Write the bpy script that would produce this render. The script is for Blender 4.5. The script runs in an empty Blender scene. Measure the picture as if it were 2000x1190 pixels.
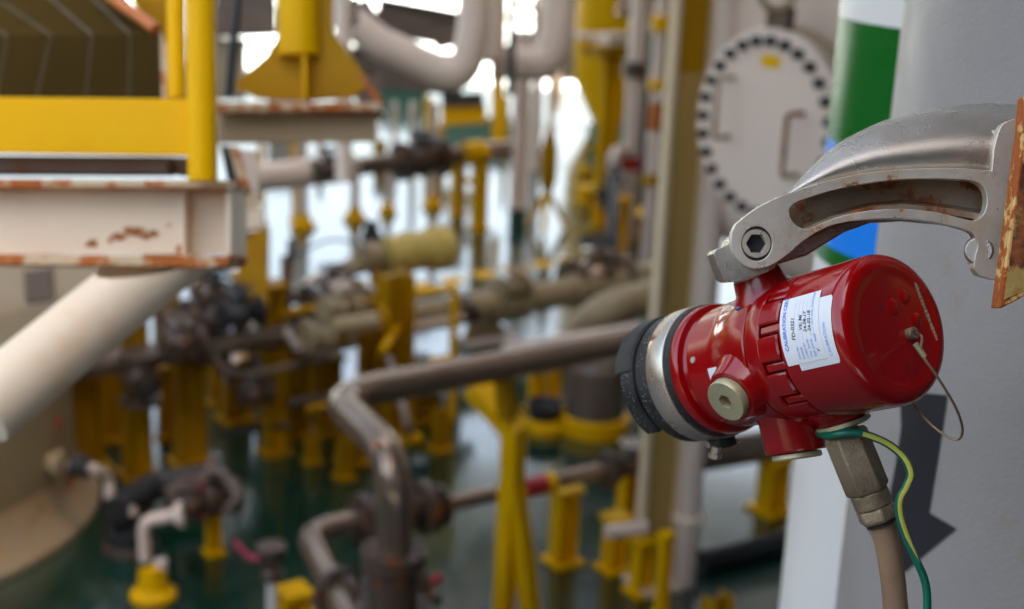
import bpy, bmesh, math, random
import numpy as np
from mathutils import Vector, Matrix
random.seed(7)
R_ = math.radians
SC = bpy.context.scene
COL = SC.collection

# ------------------------------------------------------------------ camera
F, CX, CY = 2778.0, 1000.0, 595.0                      # 50 mm lens on a 36 mm sensor, photograph 2000 px wide
u = Vector((350, 9200, F)).normalized()                # where "up" points, seen from the camera
fw = Vector((0, 0, -1)); yw = (fw - fw.dot(u) * u).normalized(); xw = yw.cross(u)
RM = Matrix((xw, yw, u))                               # camera axes -> world
CP = Vector((0, 0, 3.0))
cd = bpy.data.cameras.new('camera'); cam = bpy.data.objects.new('camera', cd); COL.objects.link(cam)
cam.matrix_world = Matrix.Translation(CP) @ RM.to_4x4()
cd.lens = 50; cd.sensor_width = 36; cd.clip_start = 0.05; cd.clip_end = 3000
cd.dof.use_dof = True; cd.dof.focus_distance = 1.11; cd.dof.aperture_fstop = 4.6; cd.dof.aperture_blades = 0
SC.camera = cam

# ------------------------------------------------------------------ light
SUN_EL, SUN_AZ = R_(50), R_(105)
w = bpy.data.worlds.new('World'); SC.world = w; w.use_nodes = True
nt = w.node_tree; bg = nt.nodes['Background']; sky = nt.nodes.new('ShaderNodeTexSky')
sky.sky_type = 'NISHITA'; sky.sun_disc = False; sky.sun_elevation = SUN_EL; sky.sun_rotation = SUN_AZ
sky.air_density = 1.0; sky.dust_density = 7.0; sky.ozone_density = 1.0
tn = nt.nodes.new('ShaderNodeMix'); tn.data_type = 'RGBA'; tn.blend_type = 'MULTIPLY'; tn.inputs[0].default_value = 1; tn.inputs[7].default_value = (1.0, .90, .755, 1)
nt.links.new(sky.outputs[0], tn.inputs[6]); nt.links.new(tn.outputs[2], bg.inputs[0]); bg.inputs[1].default_value = 0.15
sd = bpy.data.lights.new('sun', 'SUN'); sun = bpy.data.objects.new('sun', sd); COL.objects.link(sun)
sd.energy = 4.0; sd.angle = R_(0.5); sd.color = (1, .95, .87)
sdir = Vector((math.sin(SUN_AZ) * math.cos(SUN_EL), math.cos(SUN_AZ) * math.cos(SUN_EL), math.sin(SUN_EL)))
sun.rotation_euler = sdir.to_track_quat('Z', 'Y').to_euler(); sun.location = sdir * 30
SC.view_settings.view_transform = 'Standard'; SC.view_settings.look = 'None'
SC.view_settings.exposure = 3.2; SC.view_settings.gamma = 1; SC.view_settings.use_curve_mapping = False
SC.cycles.use_denoising = True; SC.cycles.max_bounces = 8; SC.cycles.sample_clamp_indirect = 8

# ------------------------------------------------------------------ surveying helpers
def W(px, py, d): return CP + RM @ Vector(((px - CX) / F * d, -(py - CY) / F * d, -d))
def onZ(px, py, z=0.0):
    v = RM @ Vector(((px - CX) / F, -(py - CY) / F, -1)); return CP + v * ((z - CP.z) / v.z)
def pr(p):
    q = RM.transposed() @ (Vector(p) - CP); return CX + F * q.x / -q.z, CY - F * q.y / -q.z, -q.z
def rise(b, ty):
    lo, hi = b.z - .5, 6.0
    for _ in range(40):
        m = (lo + hi) / 2
        if pr((b.x, b.y, m))[1] > ty: lo = m
        else: hi = m
    return Vector((b.x, b.y, (lo + hi) / 2))
def wpx(n, p): return n * pr(p)[2] / F                  # how long n photograph pixels are at point p
Z = Vector((0, 0, 1))
G1 = (onZ(1270, 662, 1.16) - onZ(655, 775, 1.16)).normalized()   # the module's grid
G2 = Z.cross(G1)

# ------------------------------------------------------------------ materials
def mat(name, col, rough=.45, metal=0.0, rust=0.0, rscale=6.0, dirt=.25, bump=.15, coat=0.0, rustcol=None, grain=60.0, noisecol=None, spec=.5, stretch=None):
    m = bpy.data.materials.new(name); m.use_nodes = True; t = m.node_tree; N = t.nodes; L = t.links
    b = N['Principled BSDF']; b.inputs['Metallic'].default_value = metal
    b.inputs['Specular IOR Level'].default_value = spec
    if coat: b.inputs['Coat Weight'].default_value = coat; b.inputs['Coat Roughness'].default_value = .08
    tc = N.new('ShaderNodeTexCoord'); co = tc.outputs['Object']
    if stretch:
        mp = N.new('ShaderNodeMapping'); mp.inputs['Scale'].default_value = stretch; L.new(co, mp.inputs[0]); co = mp.outputs[0]
    def noise(s, d=5, r=.6):
        n = N.new('ShaderNodeTexNoise'); n.inputs['Scale'].default_value = s; n.inputs['Detail'].default_value = d; n.inputs['Roughness'].default_value = r
        L.new(co, n.inputs['Vector']); return n.outputs[0]
    def ramp(src, a, bb, c0=(0, 0, 0, 1), c1=(1, 1, 1, 1)):
        r = N.new('ShaderNodeValToRGB'); r.color_ramp.elements[0].position = a; r.color_ramp.elements[1].position = bb
        r.color_ramp.elements[0].color = c0; r.color_ramp.elements[1].color = c1; L.new(src, r.inputs[0]); return r.outputs[0]
    def mix(f, c0, c1):
        x = N.new('ShaderNodeMix'); x.data_type = 'RGBA'
        for s, v in ((0, f), (6, c0), (7, c1)):
            if hasattr(v, 'is_linked') or hasattr(v, 'links'): L.new(v, x.inputs[s])
            elif s: x.inputs[s].default_value = (*v[:3], 1)
            else: x.inputs[0].default_value = v
        return x.outputs[2]
    big = noise(rscale, 6, .65)
    c2 = noisecol or tuple(c * (1 - dirt) for c in col)
    base = mix(ramp(noise(rscale * .45, 4, .6), .35, .7), col, c2)
    rr = ramp(noise(rscale * 1.3, 5), .3, .75, (rough * .75,) * 3 + (1,), (min(1, rough * 1.3),) * 3 + (1,))
    if rust > 0:
        e = .72 - rust * .35
        msk = ramp(big, e - .02, e + .03); halo = ramp(big, e - .12, e + .02)
        rc = mix(ramp(noise(rscale * 5, 4), .35, .65), (.10, .025, .008), (.34, .10, .02))
        if rustcol: rc = mix(.5, rc, rustcol)
        hm = N.new('ShaderNodeMath'); hm.operation = 'MULTIPLY'; L.new(halo, hm.inputs[0]); hm.inputs[1].default_value = .5
        base = mix(hm.outputs[0], base, (col[0] * .85, col[1] * .55, col[2] * .25))
        base = mix(msk, base, rc); rr = mix(msk, rr, (.85,) * 3)
        if metal: L.new(mix(msk, (metal,) * 3, (0, 0, 0)), b.inputs['Metallic'])
    L.new(base, b.inputs['Base Color']); L.new(rr, b.inputs['Roughness'])
    if bump:
        bn = N.new('ShaderNodeBump'); bn.inputs['Strength'].default_value = bump; bn.inputs['Distance'].default_value = .002
        L.new(noise(grain, 4), bn.inputs['Height']); L.new(bn.outputs[0], b.inputs['Normal'])
    return m

M = {}
M['red'] = mat('red_enamel', (.33, .0015, .003), .16, coat=.25, rscale=18, dirt=.2, bump=.05, grain=220)
M['cast'] = mat('cast_steel', (.74, .66, .54), .32, metal=.5, rust=.24, rscale=34, dirt=.25, bump=.25, grain=900)
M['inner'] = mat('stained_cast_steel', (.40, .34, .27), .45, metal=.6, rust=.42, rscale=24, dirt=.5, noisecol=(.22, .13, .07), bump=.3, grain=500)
M['castdark'] = mat('cast_steel_dull', (.64, .575, .49), .27, metal=.85, rust=0, rscale=16, dirt=.3, bump=.25, grain=900)
M['steel'] = mat('stainless', (.66, .60, .52), .3, metal=.8, rust=.30, rscale=34, dirt=.3, bump=.1, grain=400)
M['rubber'] = mat('black_rubber', (.022, .021, .021), .6, spec=.15, rscale=40, dirt=0, noisecol=(.06, .057, .053), bump=.5, grain=300)
M['black'] = mat('black_steel', (.02, .02, .021), .5, rscale=20, bump=.2)
M['brassy'] = mat('zinc_plug', (.60, .54, .32), .4, metal=.4, rscale=40, dirt=.3, bump=.2, grain=500)
M['gland'] = mat('brass_gland', (.36, .27, .17), .5, metal=.5, rust=.02, rscale=45, dirt=.45, bump=.5, grain=350)
M['cable'] = mat('tan_cable', (.33, .20, .115), .5, rscale=20, dirt=.35, bump=.3, grain=120)
M['green_wire'] = mat('green_insulation', (.0, .13, .075), .35, rscale=30, dirt=.1, bump=0)
M['yellow_wire'] = mat('yellow_insulation', (.62, .60, .10), .35, rscale=30, dirt=.1, bump=0)
M['wirerope'] = mat('lanyard_wire', (.42, .29, .18), .4, metal=.6, rscale=90, bump=.2, grain=800)
M['paper'] = mat('label_paper', (.78, .79, .80), .5, rscale=60, dirt=.05, bump=0)
M['blueink'] = mat('blue_ink', (.10, .25, .72), .6, rscale=30, dirt=0, bump=0)
M['paleink'] = mat('pale_blue_ink', (.42, .50, .74), .6, rscale=30, dirt=0, bump=0)
M['ink'] = mat('black_ink', (.012, .012, .014), .6, rscale=30, dirt=0, bump=0)
M['bluepaint'] = mat('blue_dab', (.02, .14, .36), .4, rscale=30, bump=0)
M['rustplate'] = mat('rusted_edge', (.78, .50, .18), .6, rust=.72, rustcol=(.50, .10, .0), rscale=45, bump=.6, grain=160, stretch=(1, 1, 1))
M['speck'] = mat('grey_salt', (.52, .52, .50), .8, rscale=60, dirt=.5, bump=0)
M['rust'] = mat('bare_rust', (.55, .19, .03), .8, rscale=40, dirt=0, noisecol=(.09, .025, .01), bump=.5)
M['platepaint'] = mat('yellowed_plate', (.50, .36, .12), .5, rust=.66, rscale=19, bump=.5, grain=160)
M['grey'] = mat('grey_paint', (.345, .31, .285), .42, spec=.35, rscale=9, dirt=.10, bump=.45, grain=240, rust=.01)
M['arrow'] = mat('charcoal_paint', (.030, .027, .030), .5, spec=.2, rscale=9, dirt=.1, bump=.2, grain=170)
M['white'] = mat('white_paint', (.82, .77, .70), .4, rscale=5, dirt=.05, bump=.1)
M['green'] = mat('green_band', (.005, .125, .013), .3, spec=.2, rscale=5, dirt=.08, bump=.08)
M['blue'] = mat('blue_band', (.02, .24, .82), .3, spec=.2, rscale=5, dirt=.05, bump=.08)
M['beige'] = mat('beige_paint', (.84, .70, .52), .45, spec=.25, rscale=2.5, dirt=.10, rust=.06, bump=.1)
M['beigerust'] = mat('beige_rusting', (.64, .50, .32), .5, rscale=17, dirt=.15, rust=.66, rustcol=(.62, .17, .02), bump=.3)
M['cream'] = mat('cream_paint', (.80, .63, .51), .42, spec=.3, rscale=2, dirt=.08, bump=.05)
M['tank'] = mat('olive_beige_paint', (.36, .27, .145), .5, rscale=1.6, dirt=.2, rust=.10, bump=.1)
M['tankrust'] = mat('tank_foot_paint', (.48, .36, .22), .55, rscale=2.2, dirt=.3, rust=.4, bump=.1)
M['pinkpipe'] = mat('offwhite_pipe_paint', (.76, .62, .51), .4, rscale=2.5, dirt=.12, rust=.03, bump=.05)
M['taupe'] = mat('taupe_pipe', (.34, .24, .17), .19, metal=.6, rscale=5, dirt=.35, rust=.10, bump=.05, spec=.8)
M['darkpipe'] = mat('brown_pipe', (.15, .11, .08), .4, rscale=5, dirt=.4, rust=.25, bump=.1)
M['flange'] = mat('brown_flange', (.10, .065, .045), .4, rscale=9, dirt=.4, rust=.3, bump=.3)
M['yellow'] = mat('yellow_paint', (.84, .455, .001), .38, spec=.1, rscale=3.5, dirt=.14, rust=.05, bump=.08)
M['yellowshade'] = mat('rusty_yellow_shaded', (.46, .235, .002), .45, spec=.1, rscale=5, dirt=.3, rust=.2, bump=.1)  # rusting yellow paint, darkened so the steel it covers looks shaded
M['palecream'] = mat('pale_yellow_cover', (.58, .43, .11), .5, rscale=4, dirt=.2, bump=.1)
M['olive'] = mat('olive_cladding', (.062, .040, .012), .9, spec=.0, rscale=6, dirt=.3, bump=.3)
M['oliverib'] = mat('olive_seam', (.085, .06, .028), .45, spec=.2, rscale=6, dirt=.3, bump=.2)
M['redpaint'] = mat('red_gloss', (.45, .02, .03), .35, rscale=12, bump=0)
M['orange'] = mat('orange_band', (.55, .16, .03), .45, rscale=12, bump=0)
M['pinkred'] = mat('pink_red_tape', (.62, .06, .12), .4, rscale=12, bump=0)
M['brown'] = mat('brown_steel', (.16, .10, .065), .5, rscale=4, dirt=.3, rust=.2, bump=.1)
M['fargreen'] = mat('pale_green_paint', (.10, .26, .19), .4, rscale=2, dirt=.2, bump=0)
M['darkgreen'] = mat('dark_green_collar', (.01, .06, .04), .3, rscale=5, bump=0)
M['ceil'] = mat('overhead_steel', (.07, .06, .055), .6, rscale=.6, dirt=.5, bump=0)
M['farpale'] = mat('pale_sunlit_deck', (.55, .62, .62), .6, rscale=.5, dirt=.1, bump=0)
M['beigeshade'] = mat('beige_beam_shaded', (.46, .33, .19), .5, rscale=3, dirt=.15, rust=.05, bump=.1, spec=.2)  # beige darkened to tan: shade painted into the short beam
M['colflange'] = mat('beige_column_lit', (.74, .57, .36), .5, rscale=2, dirt=.1, bump=.05, spec=.15)  # lit tone of the column's beige
M['colweb'] = mat('beige_column_shaded', (.50, .33, .10), .5, rscale=2, dirt=.1, bump=.05, spec=.2)  # same column beige darkened, stands for its shaded face
M['sand'] = mat('sand_bounce_paint', (.62, .50, .34), .6, rscale=1.5, dirt=.3, bump=0)
M['sea'] = mat('sea_water', (.02, .06, .09), .12, rscale=.05, dirt=.2, bump=.6, grain=.5)
M['floor'] = mat('dark_green_deck_paint', (.004, .036, .021), .16, rscale=1.1, dirt=.4, bump=.3, grain=9, spec=1.0, coat=.6)

# ------------------------------------------------------------------ mesh helpers (all coordinates are world)
def frame_of(d):
    d = d.normalized(); a = Z if abs(d.z) < .9 else Vector((1, 0, 0))
    x = d.cross(a).normalized(); return x, d.cross(x).normalized()
def add_poly(bm, ring0, ring1):
    n = len(ring0)
    for i in range(n):
        j = (i + 1) % n
        bm.faces.new((ring0[i], ring0[j], ring1[j], ring1[i]))
def lathe(bm, o, axis, prof, seg=24, xdir=None, closed=False, phase=0.0):
    """prof: list of (distance along axis, radius)"""
    axis = axis.normalized(); x, y = frame_of(axis)
    rings = []
    for s, r in prof:
        rings.append([bm.verts.new(o + axis * s + (x * math.cos(phase + 2 * math.pi * k / seg) + y * math.sin(phase + 2 * math.pi * k / seg)) * max(r, 1e-5)) for k in range(seg)])
    for a, b in zip(rings, rings[1:]): add_poly(bm, a, b)
    if closed: add_poly(bm, rings[-1], rings[0])
    else: bm.faces.new(rings[0]); bm.faces.new(list(reversed(rings[-1])))
def cyl(bm, a, b, r, r2=None, seg=16):
    a, b = Vector(a), Vector(b); lathe(bm, a, b - a, [(0, r), ((b - a).length, r if r2 is None else r2)], seg)
def fillet(pts, rad, n=6):
    out = [pts[0]]
    for a, b, c in zip(pts, pts[1:], pts[2:]):
        u1 = a - b; u2 = c - b; ang = u1.angle(u2); t = min(rad / math.tan(ang / 2), .49 * u1.length, .49 * u2.length)
        p, q = b + u1.normalized() * t, b + u2.normalized() * t
        for k in range(n + 1):
            s = k / n; out.append(p.lerp(b, s).lerp(b.lerp(q, s), s))
    out.append(pts[-1]); return out
def catmull(pts, n=8):
    P = [pts[0] * 2 - pts[1]] + list(pts) + [pts[-1] * 2 - pts[-2]]; out = []
    for a, b, c, d in zip(P, P[1:], P[2:], P[3:]):
        for k in range(n):
            t = k / n
            out.append(.5 * ((2 * b) + (c - a) * t + (2 * a - 5 * b + 4 * c - d) * t * t + (3 * b - a - 3 * c + d) * t ** 3))
    out.append(pts[-1]); return out
def tube(bm, pts, r, seg=14, cap=True):
    n = len(pts); rs = r if isinstance(r, (list, tuple)) else [r] * n
    t = (pts[1] - pts[0]).normalized(); x, y = frame_of(t); prev = None
    for i, p in enumerate(pts):
        nt_ = ((pts[min(i + 1, n - 1)] - p).normalized() + (p - pts[max(i - 1, 0)]).normalized())
        nt_ = nt_.normalized() if nt_.length > 1e-6 else t
        x = t.rotation_difference(nt_) @ x; t = nt_; x = (x - t * x.dot(t)).normalized(); y = t.cross(x)
        ring = [bm.verts.new(p + (x * math.cos(2 * math.pi * k / seg) + y * math.sin(2 * math.pi * k / seg)) * rs[i]) for k in range(seg)]
        if prev: add_poly(bm, prev, ring)
        elif cap: bm.faces.new(ring)
        prev = ring
    if cap: bm.faces.new(list(reversed(prev)))
def box(bm, c, ax, ay, az):
    """centre and three half-axis vectors"""
    c = Vector(c); v = [bm.verts.new(c + ax * i + ay * j + az * k) for i in (-1, 1) for j in (-1, 1) for k in (-1, 1)]
    for f in ((0, 1, 3, 2), (4, 6, 7, 5), (0, 4, 5, 1), (2, 3, 7, 6), (0, 2, 6, 4), (1, 5, 7, 3)): bm.faces.new([v[i] for i in f])
def beam(bm, a, b, wdt, h, side=None):
    a, b = Vector(a), Vector(b); d = b - a; s = (side or (Z.cross(d) if d.normalized().cross(Z).length > .1 else G1)).normalized()
    s = (s - d.normalized() * s.dot(d.normalized())).normalized(); up = s.cross(d).normalized()
    box(bm, (a + b) / 2, d / 2, s * wdt / 2, up * h / 2)
def prism(bm, poly, ext, holes=()):
    """outline (convex or not) extruded along a vector, with optional holes"""
    ext = Vector(ext); loops = [poly] + list(holes); edges = []; allv = []
    for lp in loops:
        vs = [bm.verts.new(p) for p in lp]; allv.append(vs)
        for i in range(len(vs)): edges.append(bm.edges.new((vs[i], vs[(i + 1) % len(vs)])))
    r = bmesh.ops.triangle_fill(bm, use_beauty=True, use_dissolve=False, edges=edges)
    fs = [g for g in r['geom'] if isinstance(g, bmesh.types.BMFace)]
    e = bmesh.ops.extrude_face_region(bm, geom=fs + edges)
    bmesh.ops.translate(bm, vec=ext, verts=[g for g in e['geom'] if isinstance(g, bmesh.types.BMVert)])
def torus(bm, c, n, R, r, seg=28, s2=8):
    x, y = frame_of(n); n = n.normalized(); rings = []
    for k in range(seg):
        a = 2 * math.pi * k / seg; d = x * math.cos(a) + y * math.sin(a)
        rings.append([bm.verts.new(c + d * (R + r * math.cos(b)) + n * r * math.sin(b)) for b in [2 * math.pi * q / s2 for q in range(s2)]])
    for i in range(seg): add_poly(bm, rings[i], rings[(i + 1) % seg])

ROOT = {}
def link(name, bm, m, parent=None, bevel=0.0, loc=None, angle=38, recalc=True):
    if recalc: bmesh.ops.recalc_face_normals(bm, faces=bm.faces)
    off = ROOT.get(parent.name, Vector((0, 0, 0))) if parent else (Vector(loc) if loc is not None else Vector((0, 0, 0)))
    for v in bm.verts: v.co -= off
    me = bpy.data.meshes.new(name); bm.to_mesh(me); bm.free()
    me.polygons.foreach_set('use_smooth', [True] * len(me.polygons)); me.set_sharp_from_angle(angle=R_(angle))
    if m: me.materials.append(M[m])
    o = bpy.data.objects.new(name, me); COL.objects.link(o)
    if parent: o.parent = parent; ROOT[o.name] = off
    else: o.location = off; ROOT[o.name] = off
    if bevel:
        b = o.modifiers.new('edge_bevel', 'BEVEL'); b.width = bevel; b.segments = 2; b.limit_method = 'ANGLE'; b.angle_limit = R_(40)
    return o
def thing(name, label, cat, loc, group=None):
    o = bpy.data.objects.new(name, None); COL.objects.link(o); o.location = loc; o.empty_display_size = .05
    ROOT[o.name] = Vector(loc); o['label'] = label; o['category'] = cat
    if group: o['group'] = group
    return o
def tag(o, label, cat, group=None):
    o['label'] = label; o['category'] = cat
    if group: o['group'] = group
    return o
def struct(name, bm, m, **k):
    o = link(name, bm, m, **k); o['kind'] = 'structure'; return o
def P(name, parent, m, fn, *a, bevel=0.0, **k):
    bm = bmesh.new(); fn(bm, *a, **k); return link(name, bm, m, parent, bevel)

# ================================================================== THE SETTING
def slab(bm, x0, x1, y0, y1, z0, z1): box(bm, ((x0 + x1) / 2, (y0 + y1) / 2, (z0 + z1) / 2), Vector(((x1 - x0) / 2, 0, 0)), Vector((0, (y1 - y0) / 2, 0)), Vector((0, 0, (z1 - z0) / 2)))
def S(name, m, *a):
    bm = bmesh.new(); slab(bm, *a); return struct(name, bm, m)
S('deck_floor', 'floor', -24, 24, -6, 21, -.25, 0)
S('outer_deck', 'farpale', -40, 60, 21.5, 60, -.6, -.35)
S('sea', 'sea', -900, 900, -900, 900, -22, -20)
S('overhead_shade_deck', 'ceil', -.9, .49, -6.1, -.8, 5.2, 5.4)
for ya, yb in ((5.9, 7.3), (8.3, 9.7), (10.7, 12.3)): S('overhead_shade_deck', 'ceil', -16, 7.9, ya, yb, 5.2, 5.4)  # unseen strips put in overhead to dim the lower pipes and stands
S('sun_block_wall', 'ceil', 8, 9, -20, 21, -20, 34)  # unseen wall added to keep direct sun off the deck
ceil = S('overhead_shade_deck', 'ceil', -.2, 7.9, .8, 5.2, 5.2, 5.4)  # overhead deck out of view, its edges shaped for the light
S('overhead_shade_deck', 'ceil', -16, -.21, 3.3, 4.5, 5.2, 5.4)  # kept short to let more light onto the left beams
S('overhead_shade_deck', 'ceil', -16, 7.9, 13.8, 19.2, 5.2, 5.4)  # placed so the near floor reflects something dark
for i in range(2):
    bm = bmesh.new(); yy = 3 + i * 3.0; slab(bm, -16, 7.9, yy - .1, yy + .1, 4.85, 5.197); struct('overhead_beam', bm, 'ceil')
S('walkway', 'ceil', -6, 5, -1.5, 2.3, 1.05, 1.15)
S('bounce_deck', 'sand', -14, .2, -16, -1.55, 1.05, 1.15)  # unseen, added behind the camera to bounce warm light forward
S('side_light_blocker', 'ceil', 2.6, 2.8, -5.9, 3.2, 1.15, 5.19)
S('rear_light_blocker', 'ceil', -14, 2.8, -6.1, -5.9, 1.16, 5.19)  # unseen wall added to darken what the red body reflects
S('overhead_shade_deck', 'ceil', .5, 2.8, -6.1, .79, 5.2, 5.4)  # unseen cover shaped to dim light from above and behind
S('left_light_blocker', 'ceil', -6.4, -6.2, -1.5, 13, 0, 2.5)  # unseen wall added to block low light from the left
# painted dashes across the deck
bm = bmesh.new()
for x0, y0, x1, y1 in ((865, 549, 905, 544), (925, 538, 965, 533), (985, 530, 1025, 524), (1040, 519, 1078, 514), (1092, 511, 1126, 506), (790, 562, 840, 555)):
    a, b = onZ(x0, y0, .004), onZ(x1, y1, .004); d = (b - a).normalized(); s = Z.cross(d) * .09
    bm.faces.new([bm.verts.new(q) for q in (a - s, b - s, b + s, a + s)])
o = struct('floor_marking', bm, 'yellow')

# ================================================================== FOREGROUND: detector
O = W(1752, 640, 1.10)
ray = (W(1560, 680, 1) - CP).normalized(); e3 = -ray
e1 = (RM @ Vector((0, 1, 0))).cross(e3).normalized(); e2 = e3.cross(e1)
th, ph = R_(46), R_(14)
n_ = e1 * math.sin(th) * math.cos(ph) + e2 * math.sin(th) * math.sin(ph) + e3 * math.cos(th)
A = -n_; T = (e3 - n_ * e3.dot(n_)).normalized(); U = n_.cross(T)
if U.dot(e2) < 0: U = -U
def DR(a): a = R_(a); return T * math.cos(a) - U * math.sin(a)
def DP(s, a, r): return O + A * s + DR(a) * r
def dlathe(bm, prof, seg=96, a0=0, a1=360):
    full = a1 - a0 >= 360; n = seg if full else max(2, int(seg * (a1 - a0) / 360))
    rings = [[bm.verts.new(DP(s, a0 + (a1 - a0) * k / n, r)) for k in range(n if full else n + 1)] for s, r in prof]
    for p, q in zip(rings, rings[1:]):
        m = len(p)
        for i in range(m if full else m - 1): bm.faces.new((p[i], p[(i + 1) % m], q[(i + 1) % m], q[i]))
    if full: bm.faces.new(rings[0]); bm.faces.new(rings[-1][::-1])
def dpatch(bm, s0, s1, a0, a1, r0, r1, n=None, c=.0015):
    """curved slab with softened edges between radii r0 (inside) and r1 (outside)"""
    n = n or max(2, int((a1 - a0) / 3)); da = math.degrees(c / r1)
    prof = [(s0, r0), (s0, r1 - c), (s0 + c, r1), (s1 - c, r1), (s1, r1 - c), (s1, r0)]
    angs = [a0] + [a0 + da + (a1 - a0 - 2 * da) * k / n for k in range(n + 1)] + [a1]
    rows = []
    for i, a in enumerate(angs):
        lim = r1 - c if i in (0, len(angs) - 1) else r1
        rows.append([bm.verts.new(DP(s, a, min(r, lim))) for s, r in prof])
    for p, q in zip(rows, rows[1:]):
        for i in range(len(prof)): bm.faces.new((p[i], p[(i + 1) % 6], q[(i + 1) % 6], q[i]))
    bm.faces.new(rows[0]); bm.faces.new(rows[-1][::-1])

det = thing('flame_detector', 'glossy red round-bodied fire detector with paper calibration stickers, hanging under the silver arm', 'flame detector', O)
cap = P('rear_cap', det, 'red', dlathe, [(.0012, .001), (.0012, .040), (.0006, .0445), (-.0004, .047), (-.0004, .0505), (.0008, .0545), (.0035, .0578), (.0075, .0598), (.012, .0604), (.067, .0604), (.0682, .0592), (.0682, .055)])
bm = bmesh.new(); PITCH = 30; OFF = 8
for k in range(12):
    a = OFF + k * PITCH; dpatch(bm, .0670, .0885, a - 2.9, a + 3.5, .053, .0602, c=.0012)
link('locking_finger', bm, 'red', det)
P('housing', det, 'red', dlathe, [(.04, .03), (.04, .053), (.1085, .053), (.1095, .0592), (.1105, .0597), (.112, .0597), (.118, .0592), (.146, .0575), (.1475, .0565), (.160, .0553), (.180, .054), (.187, .0535), (.1885, .0505), (.192, .0498), (.1945, .0515), (.1955, .0572), (.1975, .0583), (.2035, .0585), (.2055, .0575), (.206, .05)])
bm = bmesh.new()
for k in range(12):
    a = OFF + k * PITCH; dpatch(bm, .0705, .0935, a + 5.3, a + PITCH - 4.7, .053, .0603, c=.0014)
link('locking_lug', bm, 'red', det)
P('lug_ring', det, 'red', dlathe, [(.0915, .053), (.0915, .0592), (.0928, .06025), (.1065, .06025), (.1078, .0595), (.1078, .053)])
# front: rubber ring, steel band, flared visor
P('rubber_ring', det, 'rubber', dlathe, [(.2045, .04), (.2045, .0575), (.206, .0592), (.211, .0592), (.213, .058), (.2355, .0582), (.238, .0592), (.251, .0592), (.254, .0575), (.2555, .049), (.2585, .048), (.262, .048), (.262, .046), (.23, .044)])
bd = P('clamp_band', det, 'steel', dlathe, [(.2125, .0575), (.2125, .0602), (.2133, .0607), (.2347, .0607), (.2355, .0602), (.2355, .0575)])
bm = bmesh.new(); c0 = DP(.224, 84, .068); box(bm, DP(.224, 84, .0635), A * .008, DR(84) * .004, DR(174) * .006); box(bm, DP(.224, 95, .0645), A * .006, DR(95) * .005, DR(185) * .005)
link('clamp_lug', bm, 'rubber', det, bevel=.0012)
bm = bmesh.new(); lathe(bm, DP(.219, 78, .067), (DR(84) + A * .5), [(0, .0045), (.006, .0045), (.0065, .006), (.0105, .006), (.0105, .0032), (.008, .0028)], 12); cyl(bm, DP(.222, 72, .066), DP(.222, 104, .068), .0026)
link('clamp_screw', bm, 'steel', det)
bm = bmesh.new(); dpatch(bm, .2580, .283, -118, -16, .0478, .0600, c=.002); dpatch(bm, .2580, .2755, -16.5, 47, .0478, .0595, c=.002)
link('visor', bm, 'rubber', det)
bm = bmesh.new(); dlathe(bm, [(.245, .001), (.245, .047)], 48); link('window_glass', bm, 'black', det)
# white speckled dirt on the rubber
bm = bmesh.new()
for k in range(170):
    s = random.choice((random.uniform(.2605, .272), random.uniform(.2385, .2505))); a = random.uniform(-70, 80)
    rr = .0594 if s < .255 else .0596
    if s > .255 and a > 44: continue
    q = random.uniform(.0002, .0006); c = DP(s, a, rr + .0001); ring = []
    for j in range(6): ring.append(bm.verts.new(c + (A * math.cos(j * 1.047) + DR(a + 90) * math.sin(j * 1.047)) * q * random.uniform(.6, 1.5)))
    bm.faces.new(ring)
sp = link('salt_speck', bm, 'speck', det, recalc=False); sp['kind'] = 'stuff'
# side plug on its boss
pd = DR(20); pc = O + A * .130
P('plug_boss', det, 'red', lathe, pc, pd, [(.03, .034), (.048, .031), (.058, .0255), (.066, .0235), (.0685, .022), (.0685, .010)], 40)
pl = bmesh.new()
def hexring(c, n, r): x, y = frame_of(n); return [c + (x * math.cos(q * math.pi / 3 + .2) + y * math.sin(q * math.pi / 3 + .2)) * r for q in range(6)]
def socket_disc(bm, base, d, R, h, hr, depth, seg=40):
    """disc with a hexagonal socket in its face"""
    x, y = frame_of(d); seg = 48
    ro = lambda r, s: [bm.verts.new(base + d * s + (x * math.cos(2 * math.pi * k / seg) + y * math.sin(2 * math.pi * k / seg)) * r) for k in range(seg)]
    def hx(r, s):
        out = []
        for k in range(seg):
            a = 2 * math.pi * k / seg; q = (a % (math.pi / 3)) - math.pi / 6; rr = r * math.cos(math.pi / 6) / math.cos(q)
            out.append(bm.verts.new(base + d * s + (x * math.cos(a) + y * math.sin(a)) * rr))
        return out
    rings = [ro(R * .98, 0), ro(R, h * .1), ro(R, h * .85), ro(R * .96, h), hx(hr * 1.06, h), hx(hr, h - .0006), hx(hr, h - depth), ro(hr * .2, h - depth)]
    for a, b in zip(rings, rings[1:]): add_poly(bm, a, b)
    bm.faces.new(rings[0]); bm.faces.new(rings[-1][::-1])
socket_disc(pl, pc + pd * .0690, pd, .0183, .0085, .0062, .0065)
link('socket_plug', pl, 'brassy', det)
bm = bmesh.new(); cyl(bm, pc + pd * .0712, pc + pd * .0718, .0058, seg=20); link('socket_grime_shade', bm, 'brown', det)  # brown grime disc, kept dark to paint in the socket's shade
# lower conduit hub with gasketed plug
hd = (DR(84) + A * .02).normalized(); hc = O + A * .128
P('conduit_hub', det, 'red', lathe, hc, hd, [(.02, .036), (.05, .030), (.056, .0275), (.080, .0262), (.0822, .025), (.0822, .010)], 48)
hp = P('hub_plug', det, 'brassy', lathe, hc + hd * .0823, hd, [(0, .0165), (.001, .0205), (.0045, .0212), (.006, .020), (.006, .008)], 40)
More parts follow.
